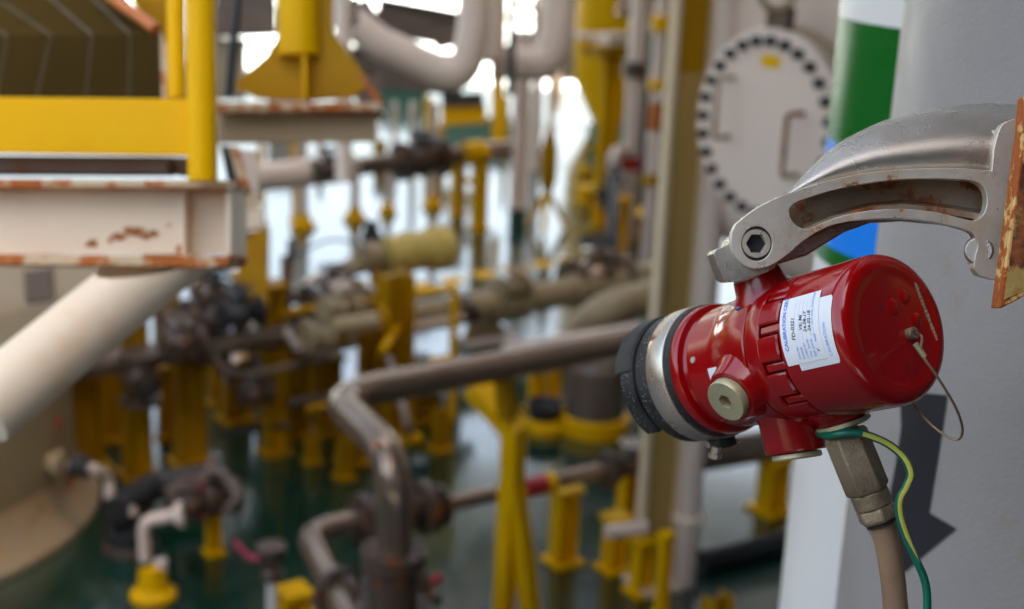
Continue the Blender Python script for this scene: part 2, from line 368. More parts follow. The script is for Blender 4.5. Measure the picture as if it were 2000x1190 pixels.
# second hub, where the cable gland screws in
gd0 = (DR(96) - A * .02).normalized(); gc = O + A * .086
P('conduit_hub', det, 'red', lathe, gc, gd0, [(.02, .038), (.05, .031), (.062, .0235), (.0635, .0195), (.068, .019)], 48)
P('hub_washer', det, 'brassy', lathe, gc + gd0 * .0645, gd0, [(0, .010), (0, .0225), (.003, .023), (.0045, .021), (.0045, .01)], 40)
# underside rib between the hubs
bm = bmesh.new(); dpatch(bm, .070, .118, 72, 108, .05, .0635, c=.003); link('underside_pad', bm, 'red', det)
# mounting boss on top
mb = DR(-78)
P('mounting_boss', det, 'red', lathe, O + A * .118, mb, [(.03, .033), (.055, .0275), (.060, .023), (.072, .0205), (.0725, .01)], 40)
mk = bmesh.new(); dpatch(mk, .1225, .1285, -58, -50, .058, .0602, c=.0004); link('blue_paint_mark', mk, 'bluepaint', det)
# small screw and blank white sticker on the front flank
sc_ = bmesh.new(); lathe(sc_, DP(.178, -14, .053), DR(-14), [(0, .003), (.0022, .0028), (.0022, .0012)], 12); link('flank_screw', sc_, 'steel', det)
st = bmesh.new(); dpatch(st, .1475, .158, -3, 13, .0545, .0577, c=.0002); link('blank_sticker', st, 'paper', det)
# rear face details
def FP(a, b, h=0.0): return O - T * a + U * b + n_ * (h - .0012)
bm = bmesh.new()
for a, b, r in ((.4, 1.6, .5), (1.9, 2.2, .42), (2.6, .2, .42)): lathe(bm, FP(a * .01, b * .01), n_, [(0, r * .01 + .002), (.0012, r * .01), (.0016, r * .007)], 24)
link('cap_pip', bm, 'red', det)
bm = bmesh.new(); L0, L1 = Vector((.034, .034)), Vector((.043, -.017)); dl = L1 - L0; nl = Vector((-dl.y, dl.x)).normalized()
random.seed(3); q = 0.0
while q < 1:
    ln = random.uniform(.03, .07); hh = random.uniform(.0006, .0013)
    pts = [L0 + dl * q + nl * hh, L0 + dl * min(1, q + ln) + nl * hh, L0 + dl * min(1, q + ln) - nl * hh, L0 + dl * q - nl * hh]
    prism(bm, [FP(p.x, p.y, .0001) for p in pts], n_ * .0012); q += ln + random.uniform(.004, .02)
link('embossed_strip', bm, 'brassy', det)
bm = bmesh.new(); socket_disc(bm, FP(.013, -.007), n_, .0046, .006, .0018, .003); link('lanyard_screw', bm, 'gland', det)
for (a, b) in ((-.012, .017), (.001, -.031)):
    bm = bmesh.new(); lathe(bm, FP(a, b), n_, [(0, .0012), (.0004, .0012), (.0004, .0003)], 10); link('small_hole', bm, 'black', det)
ly = [FP(.013, -.007, .006), FP(.017, -.012, .008), W(1800, 690, 1.082), W(1832, 738, 1.085), W(1866, 795, 1.10), W(1880, 838, 1.115), W(1872, 858, 1.125), W(1850, 853, 1.13), W(1815, 826, 1.14), W(1788, 795, 1.15), W(1765, 765, 1.165)]
lw = P('lanyard_wire', det, 'wirerope', tube, catmull(ly, 10), .0011, 8)
P('wire_ferrule', lw, 'brassy', tube, [W(1788, 672, 1.081), W(1806, 697, 1.082)], .0022, 10)
# --- calibration stickers wrapped round the cap
def wrap(bm, umin, umax, vmin, vmax, h, cr=0.0, rot=0.0, nu=22, nv=6):
    """u: degrees upward round the cap, v: metres towards the rear"""
    grid = []
    for i in range(nu + 1):
        row = []
        for j in range(nv + 1):
            a = umin + (umax - umin) * i / nu; s = vmin + (vmax - vmin) * j / nv
            row.append(bm.verts.new(DP(s + rot * (a - umin), a, .0604 + h)))
        grid.append(row)
    for i in range(nu):
        for j in range(nv): bm.faces.new((grid[i][j], grid[i + 1][j], grid[i + 1][j + 1], grid[i][j + 1]))
UC = (-41, 11)
bm = bmesh.new(); wrap(bm, -36.5, 15, .012, .052, .00025); wrap(bm, -35.5, 14, .0108, .012, .00025); wrap(bm, -34, 12, .0102, .0108, .00025)
link('under_sticker', bm, 'paper', det, recalc=False)
bm = bmesh.new(); wrap(bm, -43, 9.5, .0245, .0665, .0006, rot=-.00006); ts = link('top_sticker', bm, 'paper', det, recalc=False)
def text_mesh(txt, size, base_a, s_line, h, bold=0.0, jitter=0.0, shear=0.0, center=False):
    """baseline runs up round the cap, starting at angle base_a; letter tops face the front of the detector"""
    cu = bpy.data.curves.new('t', 'FONT'); cu.body = txt; cu.size = size; cu.offset = bold; cu.shear = shear; cu.resolution_u = 3
    ob = bpy.data.objects.new('t', cu); me = bpy.data.meshes.new_from_object(ob)
    vs = [Vector(v.co) for v in me.vertices]; fs = [tuple(p.vertices) for p in me.polygons]
    bpy.data.objects.remove(ob); bpy.data.curves.remove(cu); bpy.data.meshes.remove(me)
    bm = bmesh.new(); out = []
    for v in vs:
        a = base_a - math.degrees(v.x / .0612); s = s_line + v.y + (math.sin(v.x * 900) * jitter)
        out.append(bm.verts.new(DP(s - .00006 * (a + 43), a, .0604 + h)))
    for f in fs:
        try: bm.faces.new([out[i] for i in f])
        except ValueError: pass
    return bm
def put_text(name, txt, size, a, s, m, h=.0009, **k):
    link(name, text_mesh(txt, size, a, s, h, **k), m, ts, recalc=False)
put_text('printed_title', 'CALIBRATION CERT.', .0050, -1.5, .0598, 'blueink', bold=.00012)
for i, tx in enumerate(('TAG No.', 'RANGE', "CHKD BY", 'CAL. DATE', 'EXP. DATE')):
    put_text('printed_heading', tx, .0029, 6.5, .0500 - i * .0041, 'blueink')
put_text('printed_heading', 'PASS', .0029, -4, .0292, 'blueink'); put_text('printed_heading', 'NOT PASS / DAMAGED', .0027, -16.5, .0300, 'blueink')
bm = bmesh.new()
for i in range(5): wrap(bm, -39, -6.5, .0490 - i * .0041, .0492 - i * .0041, .0008)
for a0, a1 in ((0.5, 4.5), (-14.5, -9.5)):
    for b0, b1, s0, s1 in ((a0, a1, .0288, .0290), (a0, a1, .0318, .0320), (a0, a0 + .25, .0288, .032), (a1 - .25, a1, .0288, .032)): wrap(bm, b0, b1, s0, s1, .0008, nu=3, nv=1)
link('ruled_line', bm, 'paleink', ts, recalc=False)
for tx, s, a, z in (('FD-0321', .0505, -8, .0052), ('VE; MI', .0420, -14, .0048), ('24-08-17', .0375, -12, .0046), ('24-02-18', .0330, -12, .0046)):
    put_text('handwriting', tx, z, a, s, 'ink', jitter=.00025, shear=.25, bold=.00004)
put_text('tick_mark', 'v', .0055, 4.3, .0288, 'ink', shear=.6)
us = [o for o in det.children if o.name.startswith('under_sticker')][0]
link('printed_title', text_mesh('CALIBRATION', .0042, 9, .0185, .0004), 'blueink', us, recalc=False)

# ------------------------------------------------------------------ silver swivel arm
BD = 1.150
def bp(x, y, d=BD): return W(x, y, d)
back = RM @ Vector((0, 0, -1))
arm = thing('swivel_arm', 'curved silver cast arm with rust stains, holding the red detector', 'mounting arm', bp(1930, 420))
rib = [(1437, 438), (1461, 418), (1493, 398), (1533, 380), (1574, 366), (1622, 352), (1683, 339), (1743, 332), (1804, 329), (1884, 329), (1937, 334)]
right = [(1941, 293), (1949, 261), (1958, 243), (1975, 234), (1993, 232), (1989, 262), (1973, 362), (1957, 483), (1943, 547)]
low = [(1912, 538), (1903, 524), (1905, 500), (1910, 478), (1900, 456), (1876, 446), (1824, 434), (1763, 427), (1703, 428), (1650, 434), (1610, 446), (1570, 470), (1541, 495), (1512, 515), (1492, 523), (1474, 525), (1457, 520), (1443, 509), (1433, 494), (1428, 476), (1429, 455)]
slot = [(1541, 410), (1550, 398), (1574, 388), (1622, 373), (1683, 360), (1743, 352), (1804, 349), (1864, 350), (1900, 353), (1920, 364), (1928, 386), (1925, 410), (1914, 426), (1896, 431), (1864, 423), (1824, 414), (1763, 408), (1703, 411), (1650, 420), (1610, 434), (1578, 447), (1558, 442), (1545, 428)]
def c2(pts, n=4, closed=False):
    v = [Vector((x, y, 0)) for x, y in pts]
    if closed: v = v + [v[0]]
    return [(p.x, p.y) for p in catmull(v, n)][:(-1 if closed else None)]
outline = c2(rib, 3) + c2(right, 2)[0:] + c2(low, 3)
slot2 = c2(slot, 2, True)
ec = (1478, 476)
eye = [(ec[0] + 30 * math.cos(t), ec[1] + 34 * math.sin(t)) for t in [2 * math.pi * k / 40 for k in range(40)]]
bm = bmesh.new(); prism(bm, [bp(*p) for p in outline], back * .012, [[bp(*p) for p in slot2], [bp(*p) for p in eye]])
fp = link('face_plate', bm, 'cast', arm, bevel=.0022)
# recessed web seen through the slot, with a ledge
bm = bmesh.new(); prism(bm, [bp(x, y, BD + .030) for x, y in [(1525, 420), (1560, 372), (1680, 344), (1800, 335), (1930, 340), (1940, 430), (1900, 445), (1760, 424), (1640, 440), (1570, 470)]], back * .006)
link('inner_web', bm, 'inner', arm)
bm = bmesh.new(); ld = [(1570, 446), (1620, 424), (1700, 403), (1763, 399), (1824, 404), (1870, 410), (1925, 420)]
v0 = [bm.verts.new(bp(x, y, BD + .010)) for x, y in ld]; v1 = [bm.verts.new(bp(x, y - 8, BD + .030)) for x, y in ld]; v2 = [bm.verts.new(bp(x, y + 14, BD + .030)) for x, y in ld]; v3 = [bm.verts.new(bp(x, y + 12, BD + .010)) for x, y in ld]
for a, b in ((v0, v1), (v1, v2), (v2, v3), (v3, v0)):
    for i in range(len(ld) - 1): bm.faces.new((a[i], a[i + 1], b[i + 1], b[i]))
bm.faces.new((v0[0], v1[0], v2[0], v3[0])); bm.faces.new((v3[-1], v2[-1], v1[-1], v0[-1]))
link('inner_ledge', bm, 'inner', arm)
# the hood: a curved shell over the plate
top = [(1480, 402), (1512, 388), (1537, 379), (1562, 350), (1602, 309), (1642, 277), (1683, 255), (1723, 237), (1763, 226), (1804, 216), (1844, 208), (1904, 202), (1960, 203), (2010, 207)]
bot = [(1470, 418), (1500, 402), (1530, 386), (1562, 374), (1602, 362), (1642, 351), (1683, 342), (1723, 337), (1763, 334), (1804, 332), (1844, 332), (1895, 332), (1935, 334), (1965, 334)]
bm = bmesh.new(); rows = []
tt = c2(top, 4); bb = c2(bot, 4); NC = 14
for (tx, ty), (bx, by) in zip(tt, bb):
    hgt = max(2.0, by - ty); row = []
    for k in range(NC + 1):
        q = k / NC; a = q * math.pi / 2                      # quarter round: comes up from the plate, bellies out, rolls over to the top
        y = by - hgt * math.sin(a); belly = .030 * math.cos(a) if False else 0
        d = BD + .006 - .004 * math.sin(min(1, q * 2.2) * math.pi) * min(1, hgt / 60) + .058 * min(1, hgt / 110) * (1 - math.cos(a)) ** 1.2
        x = bx + (tx - bx) * q; row.append(bp(x, y, d))
    for k in range(1, 7):                                     # and down the far side
        a = k / 6 * math.pi / 2; d = BD + .006 + .058 * min(1, hgt / 110) + .045 * min(1, hgt / 110) * math.sin(a)
        row.append(bp(tx, ty + hgt * .9 * (1 - math.cos(a)), d))
    rows.append([bm.verts.new(p) for p in row])
for p, q in zip(rows, rows[1:]):
    for i in range(len(p) - 1): bm.faces.new((p[i], p[i + 1], q[i + 1], q[i]))
hood = link('hood', bm, 'castdark', arm, angle=80); sm = hood.modifiers.new('thickness', 'SOLIDIFY'); sm.thickness = .004; sm.offset = -1
# underside strip of the far cheek, visible below the near plate
bm = bmesh.new(); prism(bm, [bp(x, y, BD + .050) for x, y in [(1500, 400), (1700, 352), (1930, 345), (1930, 455), (1903, 455), (1850, 440), (1763, 432), (1700, 436), (1650, 454), (1610, 478), (1575, 500), (1535, 512), (1500, 523), (1470, 523), (1445, 505), (1436, 470), (1450, 430)]], back * .010)
link('far_cheek', bm, 'castdark', arm, bevel=.002)
bm = bmesh.new(); cyl(bm, bp(1912, 490, BD + .002), bp(1912, 490, BD + .055), .012, seg=20); box(bm, bp(1950, 420, BD + .035), (bp(1965, 420) - bp(1935, 420)) / 2, (bp(1950, 380) - bp(1950, 540)) / 2, back * .022)
link('flange_root', bm, 'castdark', arm, bevel=.002)
# eye: black ring, steel bush with hexagonal socket
ew = bp(*ec); fn_ = RM @ Vector((0.05, 0, 1)).normalized()
P('eye_seal', arm, 'black', torus, ew - fn_ * .003, fn_, .0131, .0016, 40, 8)
bm = bmesh.new(); socket_disc(bm, ew - fn_ * .0125, fn_, .0118, .0125, .0084, .0115); link('pivot_bolt', bm, 'cast', arm)
bm = bmesh.new(); cyl(bm, ew - fn_ * .0112, ew - fn_ * .0105, .0072, seg=24); link('socket_grime_shade', bm, 'flange', arm)  # dark disc, puts the hollow's shade into the grime colour
bm = bmesh.new(); cyl(bm, ew - fn_ * .014, ew - fn_ * .0085, .016, seg=32); link('pivot_washer', bm, 'black', arm)
# swivel block below the eye
bm = bmesh.new(); prism(bm, [bp(x, y, BD + .0125) for x, y in c2([(1394, 496), (1399, 488), (1410, 484), (1422, 477), (1432, 462), (1470, 440), (1510, 470), (1506, 518), (1498, 532), (1466, 540), (1438, 550), (1424, 551), (1414, 546), (1404, 524)], 3, True)], back * .042)
sb = link('swivel_block', bm, 'castdark', arm, bevel=.003)
sbd = mb
bm = bmesh.new(); lathe(bm, DP(.118, -78, .0715), mb, [(0, .0195), (.003, .0200), (.0075, .0200), (.0075, .012)], 32)
nk = link('swivel_collar', bm, 'cast', arm)
# bolts holding the arm to its plate
for (x, y), m_ in (((1938, 272), 'brassy'), ((1898, 497), 'steel')):
    ax = (bp(x, y) - bp(x + 40, y + 3)).normalized(); bm = bmesh.new()
    lathe(bm, bp(x + 12, y + 1, BD + .018), ax, [(0, .0092), (.007, .0092), (.0078, .0082)], 6)
    link('flange_bolt', bm, m_, arm, bevel=.0005)
plate = thing('mounting_plate', 'thick rusty yellow-edged steel plate behind the arm at the picture edge', 'mounting plate', bp(2040, 420))
bm = bmesh.new(); prism(bm, [bp(x, y, 1.10) for x, y in [(2004, 186), (1998, 260), (1984, 362), (1968, 483), (1951, 604), (1975, 594), (2000, 579), (2090, 560), (2130, 180)]], back * .020)
link('plate_body', bm, 'rustplate', plate, bevel=.0015)
bm = bmesh.new(); prism(bm, [bp(x, y, 1.099) for x, y in [(2012, 200), (2005, 262), (1991, 364), (1976, 485), (1962, 585), (2000, 568), (2080, 550), (2120, 190)]], back * .0015)
link('plate_paint', bm, 'platepaint', plate)
bm = bmesh.new(); beam(bm, bp(2110, 380, 1.12), bp(2250, 380, 1.46), .08, .12); link('plate_arm', bm, 'grey', plate)

# ------------------------------------------------------------------ gland, armoured cable, earth wire
GD = 1.165
gl = thing('cable_gland', 'dull brass hexagonal cable gland screwed in under the red detector', 'cable gland', W(1700, 940, GD))
g0, g1 = W(1650, 846, GD), W(1722, 1024, GD); ga = (g1 - g0).normalized(); gl_ = (g1 - g0).length
P('thread', gl, 'gland', lathe, g0 - ga * .012, ga, [(0, .012), (.014, .012)], 24)
P('hex_body', gl, 'gland', lathe, g0 - ga * .001, ga, [(0, .0165), (.003, .0188), (.050, .0188), (.0525, .017)], 6, bevel=.0012)
P('middle_sleeve', gl, 'gland', lathe, g0 + ga * .0515, ga, [(0, .0150), (.001, .0158), (.012, .0158), (.013, .015)], 28)
P('back_nut', gl, 'gland', lathe, g0 + ga * .0645, ga, [(0, .0155), (.002, .0172), (.011, .0172), (.013, .0150)], 6, phase=.4, bevel=.0015)
P('seal', gl, 'rubber', lathe, g0 + ga * .0770, ga, [(0, .0125), (.0035, .0125)], 24)
cab = bmesh.new(); tube(cab, catmull([g1 - ga * .01, W(1731, 1055, GD + .002), W(1741, 1110, GD + .005), W(1747, 1160, GD + .008), W(1752, 1230, GD + .012), W(1756, 1330, GD + .02)], 8), .0102, 20)
tag(link('armoured_cable', cab, 'cable', loc=W(1740, 1120, GD)), 'thick tan armoured cable dropping from the brass gland', 'cable')
wp = [W(1598, 846, GD + .01), W(1616, 851, GD - .012), W(1640, 848, GD - .026), W(1672, 846, GD - .030), W(1700, 852, GD - .03), W(1735, 868, GD - .03), W(1764, 893, GD - .03), W(1778, 924, GD - .03), W(1770, 950, GD - .028), W(1757, 975, GD - .025), W(1757, 1008, GD - .022), W(1770, 1050, GD - .02), W(1790, 1095, GD - .018), W(1805, 1130, GD - .016), W(1811, 1165, GD - .015), W(1810, 1220, GD - .015), W(1806, 1300, GD - .015)]
wc = catmull(wp, 10)
ew_ = thing('earth_wire', 'thin green and yellow earth wire curling from the gland past the black arrow', 'wire', W(1770, 950, GD))
P('insulation', ew_, 'green_wire', tube, wc, .0033, 16)
def stripe(bm, pts, r, n0, n1, tw=0.0):
    prev = None
    for i, p in enumerate(pts[n0:n1]):
        i += n0; t = (pts[min(i + 1, len(pts) - 1)] - pts[max(i - 1, 0)]).normalized(); v = (CP - p).normalized(); v = (v - t * v.dot(t)).normalized(); s = t.cross(v)
        wd = .55 * min(1, (n1 - 1 - i) / 12); off = .25 - .9 * (i / len(pts)) * 1.1
        ring = [bm.verts.new(p + (v * math.cos(off + a) + s * math.sin(off + a)) * (r + .00025)) for a in (-wd, -wd * .33, wd * .33, wd)]
        if prev:
            for k in range(3): bm.faces.new((prev[k], prev[k + 1], ring[k + 1], ring[k]))
        prev = ring
P('yellow_stripe', ew_, 'yellow_wire', stripe, wc, .0033, 34, 122)

# ------------------------------------------------------------------ columns on the right
def vcyl_centre(x0, y0, dc, r):                          # vertical cylinder whose left outline passes the given spot
    c = W(x0 + r / dc * F * 1.02, y0, dc); return Vector((c.x, c.y, 0))
gc_ = vcyl_centre(1710, 595, 1.80, .45)
gcol = thing('grey_column', 'broad pale grey round column with a black down arrow, behind the detector', 'column', gc_)
P('shaft', gcol, 'grey', lathe, gc_, Z, [(0, .45), (5.195, .45)], 160)
def hit_cyl(px, py, c, r):
    v = (W(px, py, 1) - CP); a = v.x ** 2 + v.y ** 2; ox, oy = CP.x - c.x, CP.y - c.y; b = 2 * (v.x * ox + v.y * oy); cc = ox * ox + oy * oy - r * r
    D = b * b - 4 * a * cc; t = (-b - math.sqrt(max(0, D))) / (2 * a); return CP + v * t
ar = [(1757, 762), (1850, 772), (1846, 800), (1838, 853), (1827, 929), (1820, 965), (1814, 1001), (1868, 1033), (1820, 1072), (1768, 1117), (1759, 1124), (1725, 1078), (1690, 1022), (1735, 1000), (1740, 955), (1748, 910), (1759, 835)]
bm = bmesh.new()
vs = [bm.verts.new(hit_cyl(x + random.uniform(-.7, .7), y, gc_, .4512)) for x, y in c2([(float(x), float(y)) for x, y in ar], 1, True)]
es = [bm.edges.new((vs[i], vs[(i + 1) % len(vs)])) for i in range(len(vs))]
bmesh.ops.triangle_fill(bm, use_beauty=True, edges=es)
bmesh.ops.subdivide_edges(bm, edges=bm.edges[:], cuts=5, use_grid_fill=True)
for v in bm.verts:
    d = Vector((v.co.x - gc_.x, v.co.y - gc_.y, 0)).normalized() * .4512; v.co.x, v.co.y = gc_.x + d.x, gc_.y + d.y
link('painted_arrow', bm, 'arrow', gcol, recalc=False)
sc0 = vcyl_centre(1583, 595, 2.35, .26)
scol = thing('banded_column', 'white column with green and blue bands, behind the grey one', 'column', sc0)
def band(y0, y1, m, nm):
    za = rise(sc0 + Vector((-.10, -.24, 0)), y0).z if y0 > -900 else 5.19; zb = rise(sc0 + Vector((-.10, -.24, 0)), y1).z if y1 < 3000 else 0
    P(nm, scol, m, lathe, sc0 + Z * zb, Z, [(0, .26), (za - zb, .26)], 96)
band(-999, 74, 'white', 'white_band'); band(74, 338, 'green', 'green_band'); band(338, 552, 'blue', 'blue_band'); band(552, 590, 'green', 'green_band'); band(590, 4000, 'white', 'white_band')

# ================================================================== PLANT IN THE BACKGROUND
def support(bx, by, ty, wpxs, label, m='yellow', foot=1.5, group='yellow pipe supports standing on the green deck', name='pipe_support', saddle=True, round_=False, ang=None, cat='pipe support', footh=.02, depth=.8):
    b = onZ(bx, by); t = rise(b, ty); wd = wpx(wpxs, b); g = G1 if ang is None else Vector((math.sin(R_(ang)), math.cos(R_(ang)), 0)); h = Z.cross(g)
    o = thing(name, label, cat, b, group)
    if round_:
        P('post', o, m, lathe, b, Z, [(footh * .9, wd / 2), (t.z, wd / 2)], 20)
        P('foot_ring', o, 'yellow', lathe, b, Z, [(0, wd * foot / 2), (footh * .6, wd * foot / 2), (footh, wd * .56)], 24)
    else:
        # H-section: two flanges and a web
        bm = bmesh.new()
        for s in (-1, 1): box(bm, b + Z * (t.z / 2) + g * s * wd * .45, g * wd * .05, h * wd * depth / 2, Z * t.z / 2)
        box(bm, b + Z * (t.z / 2), g * wd * .40, h * wd * .05, Z * t.z / 2)
        link('post', bm, m, o)
        bm = bmesh.new(); box(bm, b + Z * footh / 2, g * wd * foot / 2, h * wd * foot / 2, Z * footh / 2); link('base_plate', bm, m, o, bevel=.004)
        if saddle:
            bm = bmesh.new(); box(bm, t + Z * .01, g * wd * .62, h * wd * .62, Z * .012); link('top_plate', bm, m, o)
    return o, b, t
def gpost(bx, by, ty, wpxs, label, m='cream', name='post', cat='post', group=None, collar=None, foot=1.6, fh=.08):
    b = onZ(bx, by); t = rise(b, ty); r = wpx(wpxs, b) / 2; o = thing(name, label, cat, b, group)
    P('tube', o, m, lathe, b, Z, [(0.001, r), (t.z, r)], 24)
    if collar: P('foot_collar', o, collar, lathe, b, Z, [(0, r * foot), (fh * .3, r * foot), (fh * .35, r * (1 + foot) / 2), (fh, r * 1.15)], 28)
    return o, b, t
def flange(bm, c, ax, r, th_=.03, bolts=8):
    ax = ax.normalized(); lathe(bm, c - ax * th_, ax, [(0, r), (th_ * .8, r), (th_ * .82, r * .96), (th_ * 1.18, r * .96), (th_ * 1.2, r), (th_ * 2, r)], 28)
    x, y = frame_of(ax)
    for k in range(bolts):
        a = 2 * math.pi * k / bolts; p = c + (x * math.cos(a) + y * math.sin(a)) * r * .82; cyl(bm, p - ax * th_ * 1.5, p + ax * th_ * 1.5, r * .09, seg=6)
def pipe(name, label, pts, r, m, rad=.15, flanges=(), fm='flange', group=None, cat='pipe', fr=1.9):
    o = thing(name, label, cat, pts[0], group); pp = fillet(pts, rad, 8) if len(pts) > 2 else pts
    P('tube', o, m, tube, pp, r, 28)
    for c, ax in flanges:
        bm = bmesh.new(); flange(bm, c, ax, r * fr, r * .35); link('flange', bm, fm, o)
    return o
def wheel(parent, c, n, R, m='black', name='handwheel'):
    bm = bmesh.new(); torus(bm, c, n, R, R * .09, 28, 8); x, y = frame_of(n)
    for k in range(3):
        a = k * math.pi / 3; d = x * math.cos(a) + y * math.sin(a); cyl(bm, c - d * R, c + d * R, R * .05, seg=6)
    cyl(bm, c - n * R * .12, c + n * R * .12, R * .16); return link(name, bm, m, parent)
def valve(name, label, c, ax, r, m='flange', up=Z, stem=3.0, wr=2.2, wm='black', group=None, bonnet=True):
    ax = ax.normalized(); o = thing(name, label, 'valve', c, group)
    P('valve_body', o, m, lathe, c - ax * r * 2, ax, [(0, r * 1.05), (r * .7, r * 1.1), (r * 1.2, r * 1.55), (r * 2, r * 1.8), (r * 2.8, r * 1.55), (r * 3.3, r * 1.1), (r * 4, r * 1.05)], 24)
    for s in (-1, 1):
        bm = bmesh.new(); flange(bm, c + ax * s * r * 2.3, ax, r * 1.9, r * .3); link('flange', bm, m, o)
    if bonnet:
        P('bonnet', o, m, lathe, c, up, [(r, r * 1.0), (r * 1.9, r * .85), (r * 2.0, r * 1.3), (r * 2.3, r * 1.3), (r * 2.4, r * .5), (r * stem, r * .35)], 20)
        wheel(o, c + up * r * stem, up, r * wr, wm)
    return o

# ---------- main elbowed pipe in the middle
z1 = 1.16; p0, p1, p2 = onZ(1380, 640, z1), onZ(648, 776, z1), onZ(772, 892, z1); p3 = Vector((p2.x, p2.y, .80)); q1 = Vector((p2.x, p2.y, .2))
mp = pipe('elbow_pipe', 'long shiny taupe pipe that bends twice and drops into a flange, mid picture', [p0, p1, p2, p3], .060, 'taupe', .2)
bm = bmesh.new(); flange(bm, p3, Z, .112, .024, 10); link('flange', bm, 'flange', mp)
P('paint_chip', mp, 'orange', lathe, onZ(737, 868, z1 + .058), (CP - onZ(737, 868, z1 + .058)).normalized(), [(0, .014), (.0015, .012)], 9)
rz = thing('flanged_riser', 'dark brown riser with bolted collar below the elbow pipe', 'riser', q1)
P('riser_tube', rz, 'flange', tube, [Vector((p2.x, p2.y, .0)), Vector((p2.x, p2.y, .77))], .085, 24)
bm = bmesh.new(); flange(bm, Vector((p2.x, p2.y, .58)), Z, .13, .03, 10); link('collar', bm, 'flange', rz)
# low line running right from the riser
z2 = .46; a0, a1, a2 = onZ(690, 1022, z2), onZ(840, 992, z2), onZ(1185, 918, z2)
lo = pipe('low_pipe', 'thin brown low pipe between two round flanges, right of the elbow pipe', [a1, a2], .037, 'taupe', .1, [(a1 + G1 * .05, G1), (a2, G1)], fr=2.4)
bm = bmesh.new(); cyl(bm, onZ(1025, 955, z2), onZ(1065, 946, z2), .045, seg=20); link('red_band', bm, 'redpaint', lo)
bm = bmesh.new(); cyl(bm, onZ(1066, 946, z2), onZ(1080, 943, z2), .048, seg=20); link('yellow_band', bm, 'yellow', lo)
tv = valve('tee_fitting', 'brown flanged tee fitting behind the dropping elbow pipe', onZ(770, 1005, z2), G1, .062, 'flange', bonnet=False)
e0, e1_, e2_ = onZ(705, 1018, z2), onZ(598, 1042, z2), onZ(655, 1150, z2)
pipe('short_elbow', 'short bowed taupe elbow at the bottom, left of the riser', [e0, e1_, e2_, onZ(690, 1230, z2)], .052, 'taupe', .16, [(e0, G1), (e2_ + G2 * -.02, G2)], fr=1.75)
lf = valve('gate_valve', 'brown flanged valve with chain at the bottom edge beside the riser', onZ(745, 1165, .42), G1, .06, 'flange', bonnet=True, stem=2.6, wr=1.2)
# valve at far right end of low pipe
valve('needle_valve', 'small grey valve with round cap beside the beige H-column', onZ(1232, 905, .46), G1, .032, 'flange', stem=3.2, wr=1.6, wm='pinkpipe')
rp = onZ(845, 1145, .03); bm = bmesh.new(); cyl(bm, rp - Vector((.03, .03, -.01)), rp + Vector((.03, .03, .03)), .022, seg=12); tag(link('dropped_plug', bm, 'redpaint', loc=rp), 'small red plastic cap lying on the deck', 'cap')

# ---------- forked yellow support
fd = 5.25
fk = thing('forked_support', 'bright yellow forked stand with sloping head under the shiny pipe', 'pipe support', onZ(1010, 1230), 'yellow pipe supports standing on the green deck')
base = onZ(1012, 1228)
def fz(x, y): # point in the vertical plane of the stand
    v = (W(x, y, 1) - CP); t = (base - CP).dot(Vector((0, 1, 0))) / v.y; return CP + v * t
def strut(bm, a, b, wp_, off=0.0):
    a, b = fz(*a) + Vector((0, off, 0)), fz(*b) + Vector((0, off, 0)); d = (b - a).normalized(); s = Vector((math.cos(R_(38)), -math.sin(R_(38)), 0)); s = (s - d * s.dot(d)).normalized(); n = s.cross(d); h = wpx(wp_, a) / 2 / 1.40
    box(bm, (a + b) / 2, (b - a) / 2, s * h, n * h)
bm = bmesh.new(); strut(bm, (1003, 835), (1000, 985), 52); link('stem', bm, 'yellow', fk)
bm = bmesh.new(); strut(bm, (994, 955), (981, 1235), 44, off=.006); link('leg', bm, 'yellow', fk)
bm = bmesh.new(); strut(bm, (1006, 955), (1042, 1235), 44, off=-.009); link('leg', bm, 'yellow', fk)
h0, h1 = fz(1022, 842) + Z * .0, fz(934, 778); h1 = h1 + Vector((0, .16, 0.0))
bm = bmesh.new(); beam(bm, h0, h1, .12, .012); beam(bm, h0 - Vector((.05, 0, .03)), h1 - Vector((.05, 0, .03)), .01, .06); link('head_channel', bm, 'yellow', fk)
bm = bmesh.new(); strut(bm, (983, 728), (992, 815), 40); link('pipe_lug', bm, 'yellowshade', fk)
support(1098, 1098, 958, 44, 'squat yellow box stand under the thin low pipe')
# ---------- beige H column and neighbours
cb = onZ(1258, 1150); cw = wpx(34, cb)
hc_ = thing('beige_column', 'tall beige H-section steel column just left of the detector', 'column', cb)
fr_ = onZ(1243, 1150); rr_ = onZ(1304, 1138); cc = (fr_ + rr_) / 2; wd = (rr_ - fr_).length
gx = (rr_ - fr_).normalized(); gy = Z.cross(gx)
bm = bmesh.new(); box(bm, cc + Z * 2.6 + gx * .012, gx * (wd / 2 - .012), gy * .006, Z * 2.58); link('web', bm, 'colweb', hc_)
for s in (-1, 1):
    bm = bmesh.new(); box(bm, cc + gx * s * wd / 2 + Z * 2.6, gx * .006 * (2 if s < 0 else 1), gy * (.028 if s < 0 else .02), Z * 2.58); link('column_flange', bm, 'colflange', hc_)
bm = bmesh.new(); box(bm, cc - gy * .008 + Z * (rise(cc, 140).z + .9), gx * (wd / 2 - .016), gy * .004, Z * .9); link('yellow_panel', bm, 'yellowshade', hc_)
bm = bmesh.new(); box(bm, cc + Z * .012, gx * wd * .62, gy * .10, Z * .012); link('base_plate', bm, 'beige', hc_)
o, b, t = gpost(1334, 1140, -80, 46, 'white standpipe right behind the beige H-column', 'pinkpipe', 'standpipe', 'pipe')
bm = bmesh.new(); torus(bm, Vector((b.x, b.y, rise(b, 1010).z)), Z, .055, .02, 24, 8); link('pipe_clamp', bm, 'beige', o)
